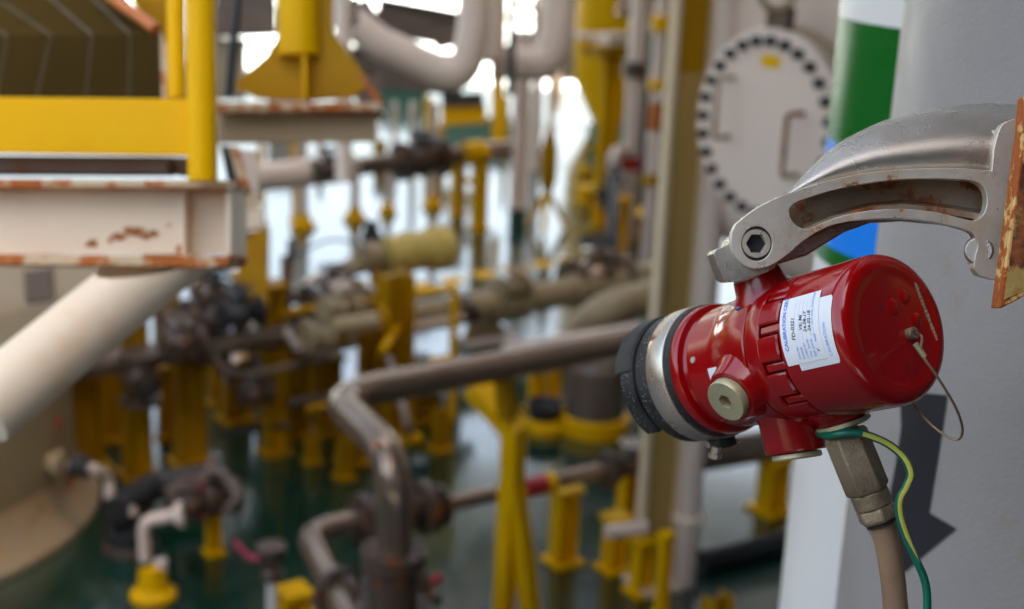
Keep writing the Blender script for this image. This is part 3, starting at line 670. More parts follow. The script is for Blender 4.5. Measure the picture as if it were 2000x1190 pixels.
pipe('stub_pipe', 'short cream crossbar between column foot and small yellow stand', [onZ(1185, 1040, .35), onZ(1262, 1030, .35)], .03, 'cream')
support(1198, 1112, 1015, 40, 'small yellow stand left of the beige column foot')
support(1250, 1158, 1060, 36, 'yellow stand hard against the beige column foot')
support(1290, 1205, 1050, 22, 'thin yellow leaning post at the beige column foot')
support(1222, 1040, 910, 36, 'yellow stand behind the beige column holding the small valve')
support(1505, 998, 900, 50, 'yellow stand under the detector, in the shade')
support(1400, 1212, 1165, 50, 'dark low yellow block at the bottom below the detector', m='yellowshade', saddle=False)
pipe('rear_pipe', 'brown pipe low behind the detector, over dark deck', [onZ(1300, 900, .35), onZ(1560, 860, .35)], .08, 'darkpipe')
pipe('deck_conduit', 'black conduit lying along the deck under the detector', [onZ(1370, 1095, .05), onZ(1560, 1050, .05)], .05, 'black')

# ---------- big insulated line in the middle distance
z3 = .32; b0, b1 = onZ(752, 630, z3), onZ(1330, 533, z3); bl = b1 - b0
bp_ = pipe('insulated_pipe', 'thick beige-brown insulated pipe crossing behind the shiny one', [b0, b1], .098, 'tank')
for f0, f1, rr in ((.33, .43, .128), (.60, .66, .118), (.80, .9, .12)):
    bm = bmesh.new(); lathe(bm, b0.lerp(b1, f0), bl, [(0, rr), (bl.length * (f1 - f0), rr)], 28); link('insulation_sleeve', bm, 'tank', bp_)
sd_ = thing('pipe_saddle', 'brown triangular saddle bracket under the insulated pipe', 'pipe support', onZ(945, 668))
s0, s1, s2, s3 = onZ(905, 672, .02), onZ(1000, 655, .02), onZ(955, 610, .2), onZ(925, 613, .2)
bm = bmesh.new(); prism(bm, [s0, s1, s2, s3], G2 * .03); link('bracket_web', bm, 'tank', sd_)
bm = bmesh.new(); beam(bm, s0, s1, .2, .03); link('base_plate', bm, 'pinkpipe', sd_)
pipe('hump_pipe', 'rounded beige bend rising beside the beige column', [onZ(1130, 650, .3), onZ(1190, 600, .5), onZ(1320, 570, .5)], .11, 'tank', .3)
pipe('crossing_pipe', 'narrow white pipe resting behind the shiny pipe', [onZ(985, 683, .7), onZ(1250, 640, .7)], .03, 'pinkpipe')
v = valve('isolation_valve', 'grey handwheel valve on the insulated pipe near the beige column', onZ(1165, 545, .35), bl, .09, 'taupe', stem=3.0, wr=1.5)
# pot with yellow foot right of the forked support
pb = onZ(1160, 838); o = thing('drum_vessel', 'brown upright drum with yellow foot ring behind the forked stand', 'vessel', pb)
P('drum', o, 'darkpipe', lathe, pb, Z, [(.1, .17), (.38, .17), (.44, .12)], 36); P('foot_ring', o, 'yellow', lathe, pb, Z, [(0, .20), (.09, .20), (.1, .175)], 36)
pb = onZ(1062, 838); o = thing('drain_bowl', 'dark open drain bowl on a yellow ring', 'drain', pb)
P('bowl', o, 'black', lathe, pb, Z, [(.03, .07), (.16, .11), (.16, .09), (.06, .05)], 28); P('ring', o, 'yellow', lathe, pb, Z, [(0, .13), (.04, .13), (.07, .08)], 28)
support(1045, 800, 720, 26, 'short yellow stand beside the drain bowl'); support(1080, 790, 710, 22, 'slim yellow stand left of the brown drum')

# ---------- centre cluster: actuator and yellow frame
ac = W(820, 490, 8.3); o = thing('valve_actuator', 'pale yellow covered valve actuator with black knob, centre of picture', 'actuator', ac)
P('cover', o, 'palecream', lathe, ac - G1 * .24, G1, [(0, .06), (.02, .11), (.14, .115), (.145, .128), (.16, .128), (.165, .112), (.30, .115), (.305, .135), (.42, .135), (.46, .09)], 14)
P('gearbox', o, 'tank', lathe, ac - G1 * .42, G1, [(0, .06), (.02, .09), (.15, .09), (.17, .06)], 20)
k_ = W(725, 470, 8.2); P('knob', o, 'black', lathe, k_ - Z * .05, Z, [(0, .05), (.08, .06), (.12, .04), (.16, .045)], 18)
P('yoke', o, 'yellowshade', tube, [W(735, 500, 8.2), W(740, 560, 8.2)], .05, 16)
cba = onZ(768, 858); o = thing('frame_column', 'stout yellow column under the pale actuator', 'column', cba)
ct = rise(cba, 535); bm = bmesh.new(); box(bm, cba + Z * ct.z / 2, G1 * .075, G2 * .02, Z * ct.z / 2); box(bm, cba + Z * ct.z / 2 + G1 * .07, G1 * .012, G2 * .075, Z * ct.z / 2); box(bm, cba + Z * ct.z / 2 - G1 * .07, G1 * .012, G2 * .075, Z * ct.z / 2); link('post', bm, 'yellowshade', o)
bm = bmesh.new(); box(bm, cba + Z * .015, G1 * .13, G2 * .11, Z * .015); link('base_plate', bm, 'yellow', o)
gr = thing('guard_rail', 'thin yellow tubular guard frame right of the stout yellow column', 'guard rail', onZ(882, 820))
gb = onZ(882, 822); gt = rise(gb, 562); gl2 = onZ(785, 838); gt2 = rise(gl2, 578)
for a, b in ((gb, gt), (gl2, gt2)): bm = bmesh.new(); tube(bm, [a, b], .026, 12); link('upright', bm, 'yellow', gr)
for f in (.0, .52):
    bm = bmesh.new(); tube(bm, [gt.lerp(gb, f) - G1 * .0, gt2.lerp(gl2, f)], .024, 12); link('rail', bm, 'yellow', gr)
bm = bmesh.new(); tube(bm, [gt2, gt2 - G1 * .75 - Z * .0], .024, 12); link('rail', bm, 'yellowshade', gr)
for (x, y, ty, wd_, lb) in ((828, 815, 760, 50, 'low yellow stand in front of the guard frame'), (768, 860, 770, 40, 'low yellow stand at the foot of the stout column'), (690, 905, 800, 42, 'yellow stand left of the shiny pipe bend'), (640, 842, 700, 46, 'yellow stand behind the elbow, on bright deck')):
    support(x, y, ty, wd_, lb, m='yellowshade')

# ---------- crowded manifold left of centre
z4 = .66; m0, m1 = onZ(150, 718, z4), onZ(690, 632, z4); ml = m1 - m0
mf = pipe('manifold_pipe', 'dark brown horizontal header pipe above a row of yellow stands', [m0, m1], .062, 'darkpipe', .1, [(m0.lerp(m1, .42), ml), (m0.lerp(m1, .78), ml)], fr=1.6)
pipe('bent_rail', 'thin brown bent handrail tube in front of the header pipe', [onZ(385, 640, .7), onZ(448, 742, .6), onZ(640, 700, .6)], .016, 'darkpipe', .15)
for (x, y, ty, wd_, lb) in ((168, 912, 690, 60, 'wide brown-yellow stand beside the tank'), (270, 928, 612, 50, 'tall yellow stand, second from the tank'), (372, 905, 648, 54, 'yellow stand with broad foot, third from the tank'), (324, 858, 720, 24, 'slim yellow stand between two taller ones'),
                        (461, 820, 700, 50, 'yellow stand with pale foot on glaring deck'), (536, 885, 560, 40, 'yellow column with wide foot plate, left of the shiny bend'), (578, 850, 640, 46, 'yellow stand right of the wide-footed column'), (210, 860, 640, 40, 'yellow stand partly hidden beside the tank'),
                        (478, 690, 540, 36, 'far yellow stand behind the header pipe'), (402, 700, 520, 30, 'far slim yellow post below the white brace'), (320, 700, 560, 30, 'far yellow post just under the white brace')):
    support(x, y, ty, wd_, lb, m='yellowshade', foot=1.45)
valve('globe_valve', 'black valve hanging under the white brace on the header', m0.lerp(m1, .17) - Z * .05 + G2 * -.15, Z, .05, 'flange', up=-G2, stem=2.6, wr=1.2)
valve('globe_valve', 'dark valve with red stem in the middle of the header', m0.lerp(m1, .47) + Z * .16, G1, .055, 'flange', stem=3.6, wr=1.6)
valve('globe_valve', 'dark valve above the header near the black rod', onZ(425, 585, .9), G1, .04, 'flange', stem=3.6, wr=1.6)
valve('globe_valve', 'pale bodied valve at the right end of the header', onZ(640, 655, .72), G1, .048, 'tank', stem=2.6, wr=1.4, wm='flange')
valve('globe_valve', 'brown valve behind the bright gap, left of the actuator', onZ(650, 590, .75), G1, .06, 'flange', stem=3.2, wr=1.3)
valve('globe_valve', 'yellowish valve at the foot of the stout yellow column', onZ(700, 640, .72), G1, .055, 'yellowshade', stem=2.4, wr=1.2)
pipe('feeder_pipe', 'beige feeder pipe stepping down from the actuator', [W(620, 560, 8.1), W(690, 520, 8.1), W(745, 510, 8.15)], .055, 'tank', .1)
pipe('feeder_pipe', 'brown cross pipe under the black rod', [W(470, 600, 8.4), W(600, 575, 8.4)], .045, 'brown', .1)
pipe('feeder_pipe', 'beige pipe resting on yellow stands left of the guard frame', [W(590, 660, 7.8), W(735, 640, 7.9)], .07, 'tank', .1)
bm = bmesh.new(); tube(bm, [W(570, 468, 7.6), W(563, 560, 7.6), W(560, 640, 7.6)], .022, 10); tag(link('black_rod', bm, 'black', loc=W(565, 500, 7.6)), 'upright black rod left of the centre valves', 'rod')
bm = bmesh.new(); tube(bm, catmull([W(575, 500, 8), W(640, 470, 8), W(690, 475, 8), W(725, 495, 8)], 8), .008, 8); tag(link('black_hose', bm, 'black', loc=W(640, 470, 8)), 'thin black hose arching to the actuator knob', 'hose')
jb = W(520, 560, 7.4); o = thing('frame_bracket', 'brown square frame around a bright gap, below the beige beam', 'bracket', jb)
for a, b in (((478, 590), (560, 580)), ((480, 500), (482, 592)), ((556, 500), (558, 585))):
    bm = bmesh.new(); beam(bm, W(*a, 7.4), W(*b, 7.4), .045, .045); link('bar', bm, 'brown', o)
bm = bmesh.new(); prism(bm, [W(360, 548, 7.3), W(395, 590, 7.3), W(440, 640, 7.3), W(445, 760, 7.3), W(410, 700, 7.3)], Vector((.02, .03, 0))); tag(link('gusset_plate', bm, 'brown', loc=W(400, 640, 7.3)), 'dark brown slanting plate under the white brace end', 'plate')

# ---------- far line with black valve, posts on yellow feet
z5 = .66; c0_, c1_ = onZ(470, 352, z5), onZ(1010, 290, z5); cl = c1_ - c0_
pipe('far_pipe', 'far grey-brown pipe on short posts over the glaring deck', [c0_, c1_], .078, 'taupe', .1, [(c0_.lerp(c1_, .30), cl)], fr=1.5)
pipe('far_header', 'thick pinkish beam-like pipe left of the far valve', [onZ(490, 349, .68), onZ(690, 328, .68)], .11, 'pinkpipe')
valve('black_valve', 'black flanged valve in the far pipe, above the actuator', c0_.lerp(c1_, .62), cl, .088, 'flange', stem=2.6, wr=1.1)
for (x, y, ty, wd_, lb) in ((592, 445, 262, 20, 'leftmost pale post on a yellow foot'), (693, 430, 330, 18, 'pale post on yellow foot below the far white pipe end'), (757, 417, 330, 14, 'short pale post on the narrowest yellow foot'), (845, 406, 200, 16, 'pale post on yellow foot behind the far black valve')):
    o, b, t = gpost(x, y, ty, wd_, lb, 'cream', 'footed_post', 'post', 'pale posts on yellow feet', collar='yellow', foot=2.6, fh=.13)
support(893, 420, 318, 22, 'far yellow twin stand, left one under the far pipe', foot=1.3); support(935, 448, 300, 26, 'far yellow twin stand, right one under the far pipe', foot=1.3)
support(860, 330, 250, 12, 'tiny yellow stand behind the far black valve')
bm = bmesh.new(); lathe(bm, onZ(925, 298, .68) - cl.normalized() * .1, cl, [(0, .1), (.2, .1)], 24); tag(link('yellow_clamp', bm, 'yellow', loc=onZ(925, 298, .68)), 'yellow clamp band round the far pipe', 'clamp')
gpost(1010, 440, 60, 33, 'thick cream post with dark green foot on bright deck', 'cream', 'deck_post', 'post', collar='darkgreen', foot=1.08, fh=.16)
gpost(1043, 330, -30, 22, 'thin cream downpipe right of the green-footed post', 'cream', 'downpipe', 'pipe')
pf = onZ(1066, 450); o = thing('deluge_nozzle', 'brown hanging nozzle over a yellow claw foot', 'nozzle', pf); pn = rise(pf, 310)
P('nozzle_body', o, 'yellowshade', lathe, pf + Z * .35, Z, [(0, .04), (.1, .075), (.38, .075), (.55, .03), (.6, .025), (2.3, .025)], 20)
for k in range(3):
    a = k * 2.09 + .4; bm = bmesh.new(); beam(bm, pf + Z * .36, pf + Vector((math.cos(a) * .2, math.sin(a) * .2, .02)), .05, .04); link('claw', bm, 'yellow', o)
# ---------- yellow pedestal and mast, vertical pipes
cp_ = onZ(1205, 244); pr0 = wpx(46, cp_); o = thing('crane_pedestal', 'big bright yellow tapering pedestal, far behind the thin pipes', 'pedestal', cp_)
zt = rise(cp_, 150).z; zt2 = rise(cp_, 0).z
P('cone', o, 'yellow', lathe, cp_, Z, [(0, pr0), (zt, pr0 * 2.05), (zt2, pr0 * 2.15), (5.19, pr0 * 2.15)], 48)
bm = bmesh.new(); torus(bm, cp_ + Z * rise(cp_, 65).z, Z, pr0 * 2.15, .05, 40, 6); link('ring', bm, 'cream', o)
ym = onZ(1176, 405); o = thing('yellow_mast', 'slim yellow mast with a flat cap, in front of the yellow pedestal', 'mast', ym); mt = rise(ym, 112)
bm = bmesh.new(); box(bm, ym + Z * mt.z / 2, G1 * .085, G2 * .03, Z * mt.z / 2); box(bm, ym + Z * mt.z / 2 + G1 * .08, G1 * .015, G2 * .08, Z * mt.z / 2); link('post', bm, 'yellow', o)
bm = bmesh.new(); box(bm, mt + Z * .06 + G1 * .06, G1 * .28, G2 * .16, Z * .05); link('cap_plate', bm, 'yellowshade', o)
bm = bmesh.new(); box(bm, mt + Z * .17 + G1 * .02, G1 * .12, G2 * .10, Z * .05); link('lamp_box', bm, 'pinkpipe', o)
va, vb = onZ(1232, 470), onZ(1268, 512)
def vp(b, y0, y1, r, m, label, name='riser_pipe', cat='pipe', bands=()):
    o = thing(name, label, cat, b, 'upright pipes beside the beige column')
    P('tube', o, m, lathe, Vector((b.x, b.y, rise(b, y0).z)), Z, [(0, r), (rise(b, y1).z - rise(b, y0).z, r)], 20)
    for by0, by1, bm_, k in bands:
        zz = rise(b, by0).z; P('band', o, bm_, lathe, Vector((b.x, b.y, zz)), Z, [(0, r * k), (rise(b, by1).z - zz, r * k)], 20)
    return o
vp(onZ(1222, 470), 470, -60, .075, 'pinkpipe', 'leftmost upright beige pipe beside the beige column', bands=((330, 305, 'redpaint', 1.3), (150, 120, 'flange', 1.5)))
vp(onZ(1262, 508), 508, -60, .055, 'pinkpipe', 'upright pipe with an orange band beside the beige column', bands=((255, 200, 'orange', 1.15), (175, 155, 'yellow', 1.5), (60, 30, 'yellow', 1.5), (360, 340, 'yellowshade', 1.4)))
vp(onZ(1290, 505), 505, -60, .04, 'brown', 'thin dark upright pipe nearest the beige column', bands=((130, 95, 'yellow', 1.5), (60, 28, 'yellow', 1.6)))
vp(onZ(1246, 440), 440, -60, .03, 'black', 'black slim upright conduit among the beige pipes')
pipe('drop_elbow', 'beige elbow turning down to a dark dropper, left of the upright pipes', [rise(onZ(1222, 470), 292), rise(onZ(1190, 478), 300), rise(onZ(1190, 478), 330)], .06, 'pinkpipe', .1)
pipe('dark_dropper', 'dark dropper with small valve left of the upright pipes', [rise(onZ(1190, 478), 325), onZ(1195, 480, .3)], .045, 'black', .1)
valve('dropper_valve', 'dark small valve on the dropper beside the yellow mast', rise(onZ(1190, 478), 378), Z, .05, 'black', up=-G1, stem=3.2, wr=1.4)
pipe('tan_dropper', 'short tan pipe below the dark dropper', [rise(onZ(1192, 500), 420), onZ(1192, 500)], .05, 'tank')
hw = thing('deck_handwheel', 'dark grey handwheel low over the deck by the mast', 'handwheel', onZ(1163, 505)); hb = onZ(1163, 505); ht = rise(hb, 474)
wheel(hw, ht, Z, .15); bm = bmesh.new(); cyl(bm, hb, ht, .02); link('spindle', bm, 'black', hw)
for (x, y, ty, wd_, lb) in ((1150, 395, 368, 40, 'low yellow block left of the yellow mast foot'), (1168, 440, 380, 22, 'yellow stand below the mast foot'), (1205, 500, 390, 30, 'far yellow stand among the upright pipes'), (1240, 452, 418, 60, 'wide low yellow stand behind the upright pipes'), (1140, 345, 330, 20, 'tiny yellow block beyond the mast'), (1225, 470, 360, 22, 'yellow stand behind the leftmost upright pipe')):
    support(x, y, ty, wd_, lb, foot=1.2)

# ---------- overhead pipes, top centre
D9 = 9.0
pipe('looped_pipe', 'large off-white pipe sloping down then turning straight up, top centre', [W(620, -10, D9), W(742, 85, D9), W(905, 158, D9), W(925, 60, D9), W(930, -80, D9)], .105, 'pinkpipe', .22)
pipe('looped_pipe', 'wide off-white pipe with rounded bottom bend, right of the sloping one', [W(960, 120, 9.6), W(1075, 128, 9.6), W(1090, 60, 9.6), W(1098, -80, 9.6)], .115, 'pinkpipe', .3)
pipe('looped_pipe', 'shaded second pipe right behind the sloping off-white one', [W(965, -60, 9.5), W(962, 120, 9.5)], .09, 'pinkpipe')
bm = bmesh.new(); tube(bm, [W(1003, -60, 8.4), W(1000, 60, 8.4), W(996, 185, 8.4)], .026, 10); tag(link('black_pole', bm, 'black', loc=W(1000, 60, 8.4)), 'straight black pole hanging between the two white pipes', 'pole')
pipe('ladder_pipe', 'thin cream pipe with a short crossbar, top centre', [W(1052, -60, 10.5), W(1048, 110, 10.5)], .035, 'cream')
pipe('cross_bar', 'short cream crossbar between the top pipes', [W(1010, 8, 10.4), W(1078, 22, 10.4)], .03, 'cream')
gpost(668, 520, -60, 36, 'tall off-white post ending beside the far pipe', 'pinkpipe', 'tall_post', 'post') if False else None
bm = bmesh.new(); tube(bm, [W(668, -60, 6.6), W(672, 355, 6.6)], .040, 18); tag(link('hanging_pipe', bm, 'pinkpipe', loc=W(670, 150, 6.6)), 'off-white pipe hanging down right of the flared yellow leg', 'pipe')
def gird(x0, y0, x1, y1, d, hpx, m, label, name='overhead_girder', cat='girder', dp=.1, d2=None):
    a, b = W(x0, y0, d), W(x1, y1, d2 or d); h = hpx / 2 * d / F; o = thing(name, label, cat, (a + b) / 2)
    dr = (b - a).normalized(); fwd = RM @ Vector((0, 0, -1)); up = dr.cross(fwd).normalized(); f2 = up.cross(dr).normalized()
    bm = bmesh.new(); box(bm, (a + b) / 2, (b - a) / 2, up * h, f2 * .006); link('web', bm, m, o)
    for s in (-1, 1):
        bm = bmesh.new(); box(bm, (a + b) / 2 + up * s * h, (b - a) / 2, up * .008, f2 * dp / 2); link('flange_strip', bm, m, o)
    return o
gird(680, 128, 905, 150, 11, 66, 'brown', 'brown girder behind the sloping white pipe', dp=.2)
gird(735, 30, 900, 60, 12, 60, 'brown', 'brown girder above the sloping white pipe', dp=.2)
gird(690, 10, 720, 60, 11.5, 60, 'brown', 'short brown girder top centre, left of the bright slots')
gird(845, 70, 915, 55, 11, 50, 'brown', 'rust-brown flange end between the white pipes')
gird(862, 196, 945, 193, 15, 20, 'black', 'thin black bar above the far yellow rail')
gird(862, 228, 950, 222, 15.5, 34, 'yellow', 'far yellow rail over the pale deck', name='far_rail', cat='rail')
gird(862, 262, 1000, 250, 16.5, 44, 'fargreen', 'pale green bulkhead strip at the far deck edge', name='green_bulkhead', cat='bulkhead')
gird(1150, 262, 1262, 258, 16.5, 36, 'fargreen', 'pale green bulkhead behind the yellow pedestal', name='green_bulkhead', cat='bulkhead')
gird(960, 215, 985, 215, 14, 120, 'yellow', 'narrow yellow panel left of the cream post', name='backdrop_board', cat='board')
gird(420, 28, 540, 24, 8, 80, 'brown', 'brown girder between the yellow post and flared leg')
gird(415, 135, 480, 135, 8.2, 110, 'tank', 'grey-beige panel beside the dark cable', name='cover_sheet', cat='sheet')
gird(632, 20, 700, 24, 8, 44, 'brown', 'brown girder right of the flared yellow leg')
gird(690, 182, 740, 165, 9, 80, 'brown', 'brown knee plate right of the flared leg', name='knee_plate', cat='plate')
gird(1205, 8, 1310, 18, 12, 40, 'taupe', 'grey girder at the top above the upright pipes')
gird(1098, 75, 1122, 75, 12, 160, 'tank', 'brown strip between white pipe and yellow pedestal', name='steel_strip', cat='panel')
for i, (x, y0, y1, wd_, m_, lb) in enumerate(((512, 200, 440, 14, 'yellow', 'far thin yellow post, leftmost over the glare'), (575, 270, 430, 12, 'yellow', 'far thin yellow post beside the leftmost pale post'), (805, 200, 330, 14, 'cream', 'far pale post under the bright slot'), (835, 190, 300, 16, 'yellow', 'far yellow post under the bright slot'), (770, 200, 300, 12, 'cream', 'far pale post left of the bright slot end'), (985, 190, 300, 12, 'yellow', 'far thin yellow post left of the cream post'), (625, 270, 330, 14, 'cream', 'far cream post under the beige beam'), (742, 275, 330, 26, 'yellowshade', 'far orange-rimmed stub under the beige beam'))):
    b = onZ(x, max(y1, 290)); t = rise(b, y0); o = thing('rail_post', lb, 'post', b, 'far thin posts on the deck'); P('tube', o, m_, lathe, b, Z, [(0.001, wpx(wd_, b) / 2), (t.z, wpx(wd_, b) / 2)], 12)
    P('foot', o, m_, lathe, b, Z, [(0, wpx(wd_, b)), (.02, wpx(wd_, b))], 12)

# ---------- manway and the big vessel
mc = W(1494, 250, 5.15); nv = Vector((-.80, -.60, 0)).normalized()
vc = mc - nv * 1.72; vc = Vector((vc.x, vc.y, 0))
ve = thing('process_vessel', 'huge cream process vessel behind the round bolted cover', 'vessel', vc)
zb = W(1480, 790, 4.6).z
P('shell', ve, 'cream', lathe, vc, Z, [(zb, .25), (zb + .02, 1.0), (zb + .08, 1.3), (zb + .2, 1.45), (zb + .35, 1.5), (5.15, 1.5)], 120)
P('skirt', ve, 'cream', lathe, vc, Z, [(0, .45), (zb, .45)], 48)
mw = thing('manway_cover', 'round pale manway cover with a ring of dark bolts and two handles', 'manway cover', mc)
mr = .312
bm = bmesh.new(); lathe(bm, mc, -nv, [(-.0, mr + .045), (.045, mr + .045)], 72); link('cover_disc', bm, 'cream', mw, bevel=.006)
bm = bmesh.new(); lathe(bm, mc - nv * .052, -nv, [(0, mr + .05), (.06, mr + .05), (.065, mr - .03), (.6, mr - .03)], 72); link('neck', bm, 'tankrust', mw)
x, y = frame_of(nv)
bmB = bmesh.new(); bo = mc + x * mr; lathe(bmB, bo - nv * .05, nv, [(0, .020), (.062, .020), (.064, .017), (.078, .017), (.078, .010), (.086, .010)], 8)
b_first = link('bolt', bmB, 'black', mw)
for k in range(1, 28):
    a = 2 * math.pi * k / 28; o2 = b_first.copy(); COL.objects.link(o2); o2.parent = mw
    o2.location = (x * math.cos(a) + y * math.sin(a)) * mr - x * mr
hx = Z.cross(nv).normalized()
for s in (-1, 1):
    hcn = mc + hx * s * .175 + Z * (.05 if s < 0 else -.03) + nv * .0
    hp_ = [hcn + Z * .11, hcn + Z * .11 + nv * .08, hcn - Z * .11 + nv * .08, hcn - Z * .11]
    bm = bmesh.new(); tube(bm, fillet(hp_, .02, 4), .0095, 10); link('handle', bm, 'tankrust', mw)
pt = mc + Z * .24 + hx * -.0 + nv * .0015; bm = bmesh.new(); box(bm, pt, hx * .045, Z * .022, nv * .0015); link('yellow_tag', bm, 'yellow', mw)
dv = thing('davit_eyebolt', 'rusty lifting eye and shackle above the manway cover', 'shackle', mc + Z * .45)
bm = bmesh.new(); torus(bm, mc + Z * (mr + .165), hx * .7 + nv * .7, .055, .014, 24, 8); link('ring', bm, 'tankrust', dv)
bm = bmesh.new(); box(bm, mc + Z * (mr + .07) - nv * .03, hx * .05, Z * .05, nv * .02); link('lug', bm, 'brown', dv)
bm = bmesh.new(); torus(bm, mc + Z * (mr + .25), nv, .035, .012, 20, 8); link('link', bm, 'tankrust', dv)
bm = bmesh.new(); cyl(bm, mc + Z * (mr + .28), mc + Z * (mr + .75), .012); link('rod', bm, 'tankrust', dv)

# ---------- left foreground steelwork
DL = 2.45; inb = RM @ Vector((0, 0, -1))
def flat(o, nm, m, poly, d, t, bevel=.0015):
    bm = bmesh.new(); prism(bm, [W(x, y, d) for x, y in poly], inb * t); return link(nm, bm, m, o, bevel=bevel)
ib = thing('beige_beam', 'cream steel beam with rust on its edges, ending at mid left', 'beam', W(200, 430, DL))
flat(ib, 'web', 'beige', [(-120, 368), (358, 366), (360, 497), (-120, 497)], DL, .012)
flat(ib, 'deep_web', 'beige', [(355, 362), (446, 364), (444, 497), (355, 500)], DL + .03, .008)
flat(ib, 'stiffener', 'beige', [(352, 364), (361, 364), (362, 500), (354, 500)], DL - .004, .08)
flat(ib, 'end_plate', 'beige', [(441, 362), (453, 362), (451, 498), (440, 500)], DL - .035, .14)
flat(ib, 'top_flange', 'beigerust', [(-120, 348), (453, 352), (453, 366), (-120, 365)], DL - .055, .16)
flat(ib, 'bottom_flange', 'beigerust', [(-120, 497), (452, 500), (444, 517), (395, 524), (360, 521), (-120, 515)], DL - .055, .16)
bm = bmesh.new(); tube(bm, [W(372, 471, DL + .03), W(-40, 806, DL - .25)], .058, 40); bz = W(320, 508, DL).z; bmesh.ops.bisect_plane(bm, geom=bm.verts[:] + bm.edges[:] + bm.faces[:], plane_co=(0, 0, bz), plane_no=(0, 0, 1), clear_outer=True); tag(link('diagonal_brace', bm, 'beige', loc=W(150, 660, DL)), 'thick smooth cream diagonal brace below the rusting beam', 'brace')
tb = thing('toe_plate', 'broad flat yellow kick rail over the cream beam', 'kick rail', W(180, 245, DL - .1))
flat(tb, 'rail_face', 'yellow', [(-120, 188), (372, 193), (374, 304), (-120, 297)], DL - .08, .012)
flat(tb, 'lower_channel', 'brown', [(-120, 303), (327, 306), (327, 340), (-120, 338)], DL - .02, .05)
flat(tb, 'channel_end', 'brown', [(327, 306), (370, 308), (370, 345), (327, 340)], DL + .03, .02)
bm = bmesh.new(); tube(bm, [W(391, -80, DL - .1), W(396, 354, DL - .1)], wpx(29, W(390, 200, DL - .1)), 32); tag(link('yellow_post', bm, 'yellow', loc=W(395, 350, DL - .1)), 'thick bright yellow tubular post standing on the cream beam', 'post')
bm = bmesh.new(); tube(bm, [W(342, -80, DL), W(346, 192, DL)], wpx(18, W(345, 100, DL)), 28); tag(link('yellow_upright', bm, 'yellow', loc=W(345, 190, DL)), 'narrower yellow upright left of the thick post', 'post')
for cxx, cyy, sx, sy in ((180, 476, 14, 11), (232, 462, 16, 9), (262, 452, 26, 12), (300, 456, 12, 8), (352, 485, 9, 12), (215, 470, 6, 5), (330, 440, 5, 4), (285, 462, 14, 7), (60, 507, 30, 5)):
    bm = bmesh.new(); pts = [(cxx + sx * math.cos(t) * random.uniform(.5, 1.2), cyy + sy * math.sin(t) * random.uniform(.5, 1.2)) for t in [k * .45 for k in range(14)]]
    prism(bm, [W(x, y, DL - .0015) for x, y in pts], inb * .001); link('rust_patch', bm, 'rust', ib)
# olive cladded housing above the kick rail
ho = thing('cladded_housing', 'dark olive panelled housing behind the yellow kick rail', 'housing', W(120, 190, 2.9))
xs_b = [-60, -10, 67, 165, 252, 318]; xs_t = [-70, 15, 100, 181, 255, 312]; xs_r = [-330, -230, -110, 20, 110, 178]
for i in range(5):
    g = 1.2
    flat(ho, 'front_panel', 'olive', [(xs_b[i] + g, 215), (xs_b[i + 1] - g, 215), (xs_t[i + 1] - g, 72 - i), (xs_t[i] + g, 72 - i)], 2.75, .02)
    bm = bmesh.new(); v = [W(xs_t[i] + g, 71 - i, 2.75), W(xs_t[i + 1] - g, 71 - i, 2.75), W(xs_r[i + 1] - g, -70, 3.35), W(xs_r[i] + g, -70, 3.35)]
    prism(bm, v, (v[1] - v[0]).cross(v[3] - v[0]).normalized() * -.015); link('top_panel', bm, 'olive', ho)
    bm = bmesh.new(); tube(bm, [W(xs_b[i + 1], 215, 2.752), W(xs_t[i + 1], 71 - i, 2.752), W(xs_r[i + 1], -70, 3.352)], .0035, 8); link('seam_strip', bm, 'oliverib', ho)
flat(ho, 'rust_strip', 'beigerust', [(313, 60), (324, 90), (330, 192), (316, 192)], 2.74, .02)
bm = bmesh.new(); tube(bm, [W(190, -25, 2.9), W(305, 58, 2.75)], .012, 12); tag(link('red_edge_tube', bm, 'orange', loc=W(250, 20, 2.8)), 'red and white tube along the sloping edge of the dark housing', 'tube')
bm = bmesh.new(); prism(bm, [W(225, -60, 3.4), W(330, -60, 3.4), W(335, 150, 3.4), W(300, 70, 3.4)], inb * .02); tag(link('yellow_backboard', bm, 'yellowshade', loc=W(300, 0, 3.4)), 'shaded yellow plate behind the dark housing', 'plate')
# flared yellow leg on its beam
DF = 3.7
fl = thing('flared_leg', 'yellow leg flaring into a gusseted base, top left of centre', 'support leg', W(585, 190, DF))
flat(fl, 'flared_plate', 'yellowshade', [(541, -80), (650, -80), (650, 62), (685, 110), (716, 150), (718, 168), (690, 190), (600, 197), (500, 192), (460, 172), (462, 158), (520, 108), (541, 72)], DF, .015)  # darker yellow stands in for the shade on this plate
bm = bmesh.new(); tube(bm, [W(583, -80, DF), W(585, 110, DF)], wpx(42, W(590, 0, DF)), 32); link('leg_tube', bm, 'yellow', fl)
flat(fl, 'gusset', 'yellow', [(590, 100), (598, 110), (600, 195), (592, 197)], DF - .07, .07)
flat(fl, 'rust_edge', 'orange', [(680, 128), (690, 134), (722, 160), (716, 166)], DF - .003, .008)
fb = thing('shaded_beam', 'short shaded beige beam under the flared yellow leg', 'beam', W(580, 240, DF))
flat(fb, 'web', 'beigeshade', [(424, 218), (735, 216), (735, 276), (424, 280)], DF + .01, .02)
flat(fb, 'top_flange', 'beigerust', [(424, 200), (742, 200), (742, 216), (424, 218)], DF - .06, .18)
flat(fb, 'end_bracket', 'beigerust', [(712, 168), (728, 168), (750, 204), (735, 206)], DF - .02, .02)
bm = bmesh.new(); tube(bm, [W(470, -80, 3.3), W(447, 190, 3.3)], .011, 12); tag(link('black_cable', bm, 'black', loc=W(455, 100, 3.3)), 'black cable slanting beside the yellow post', 'cable')
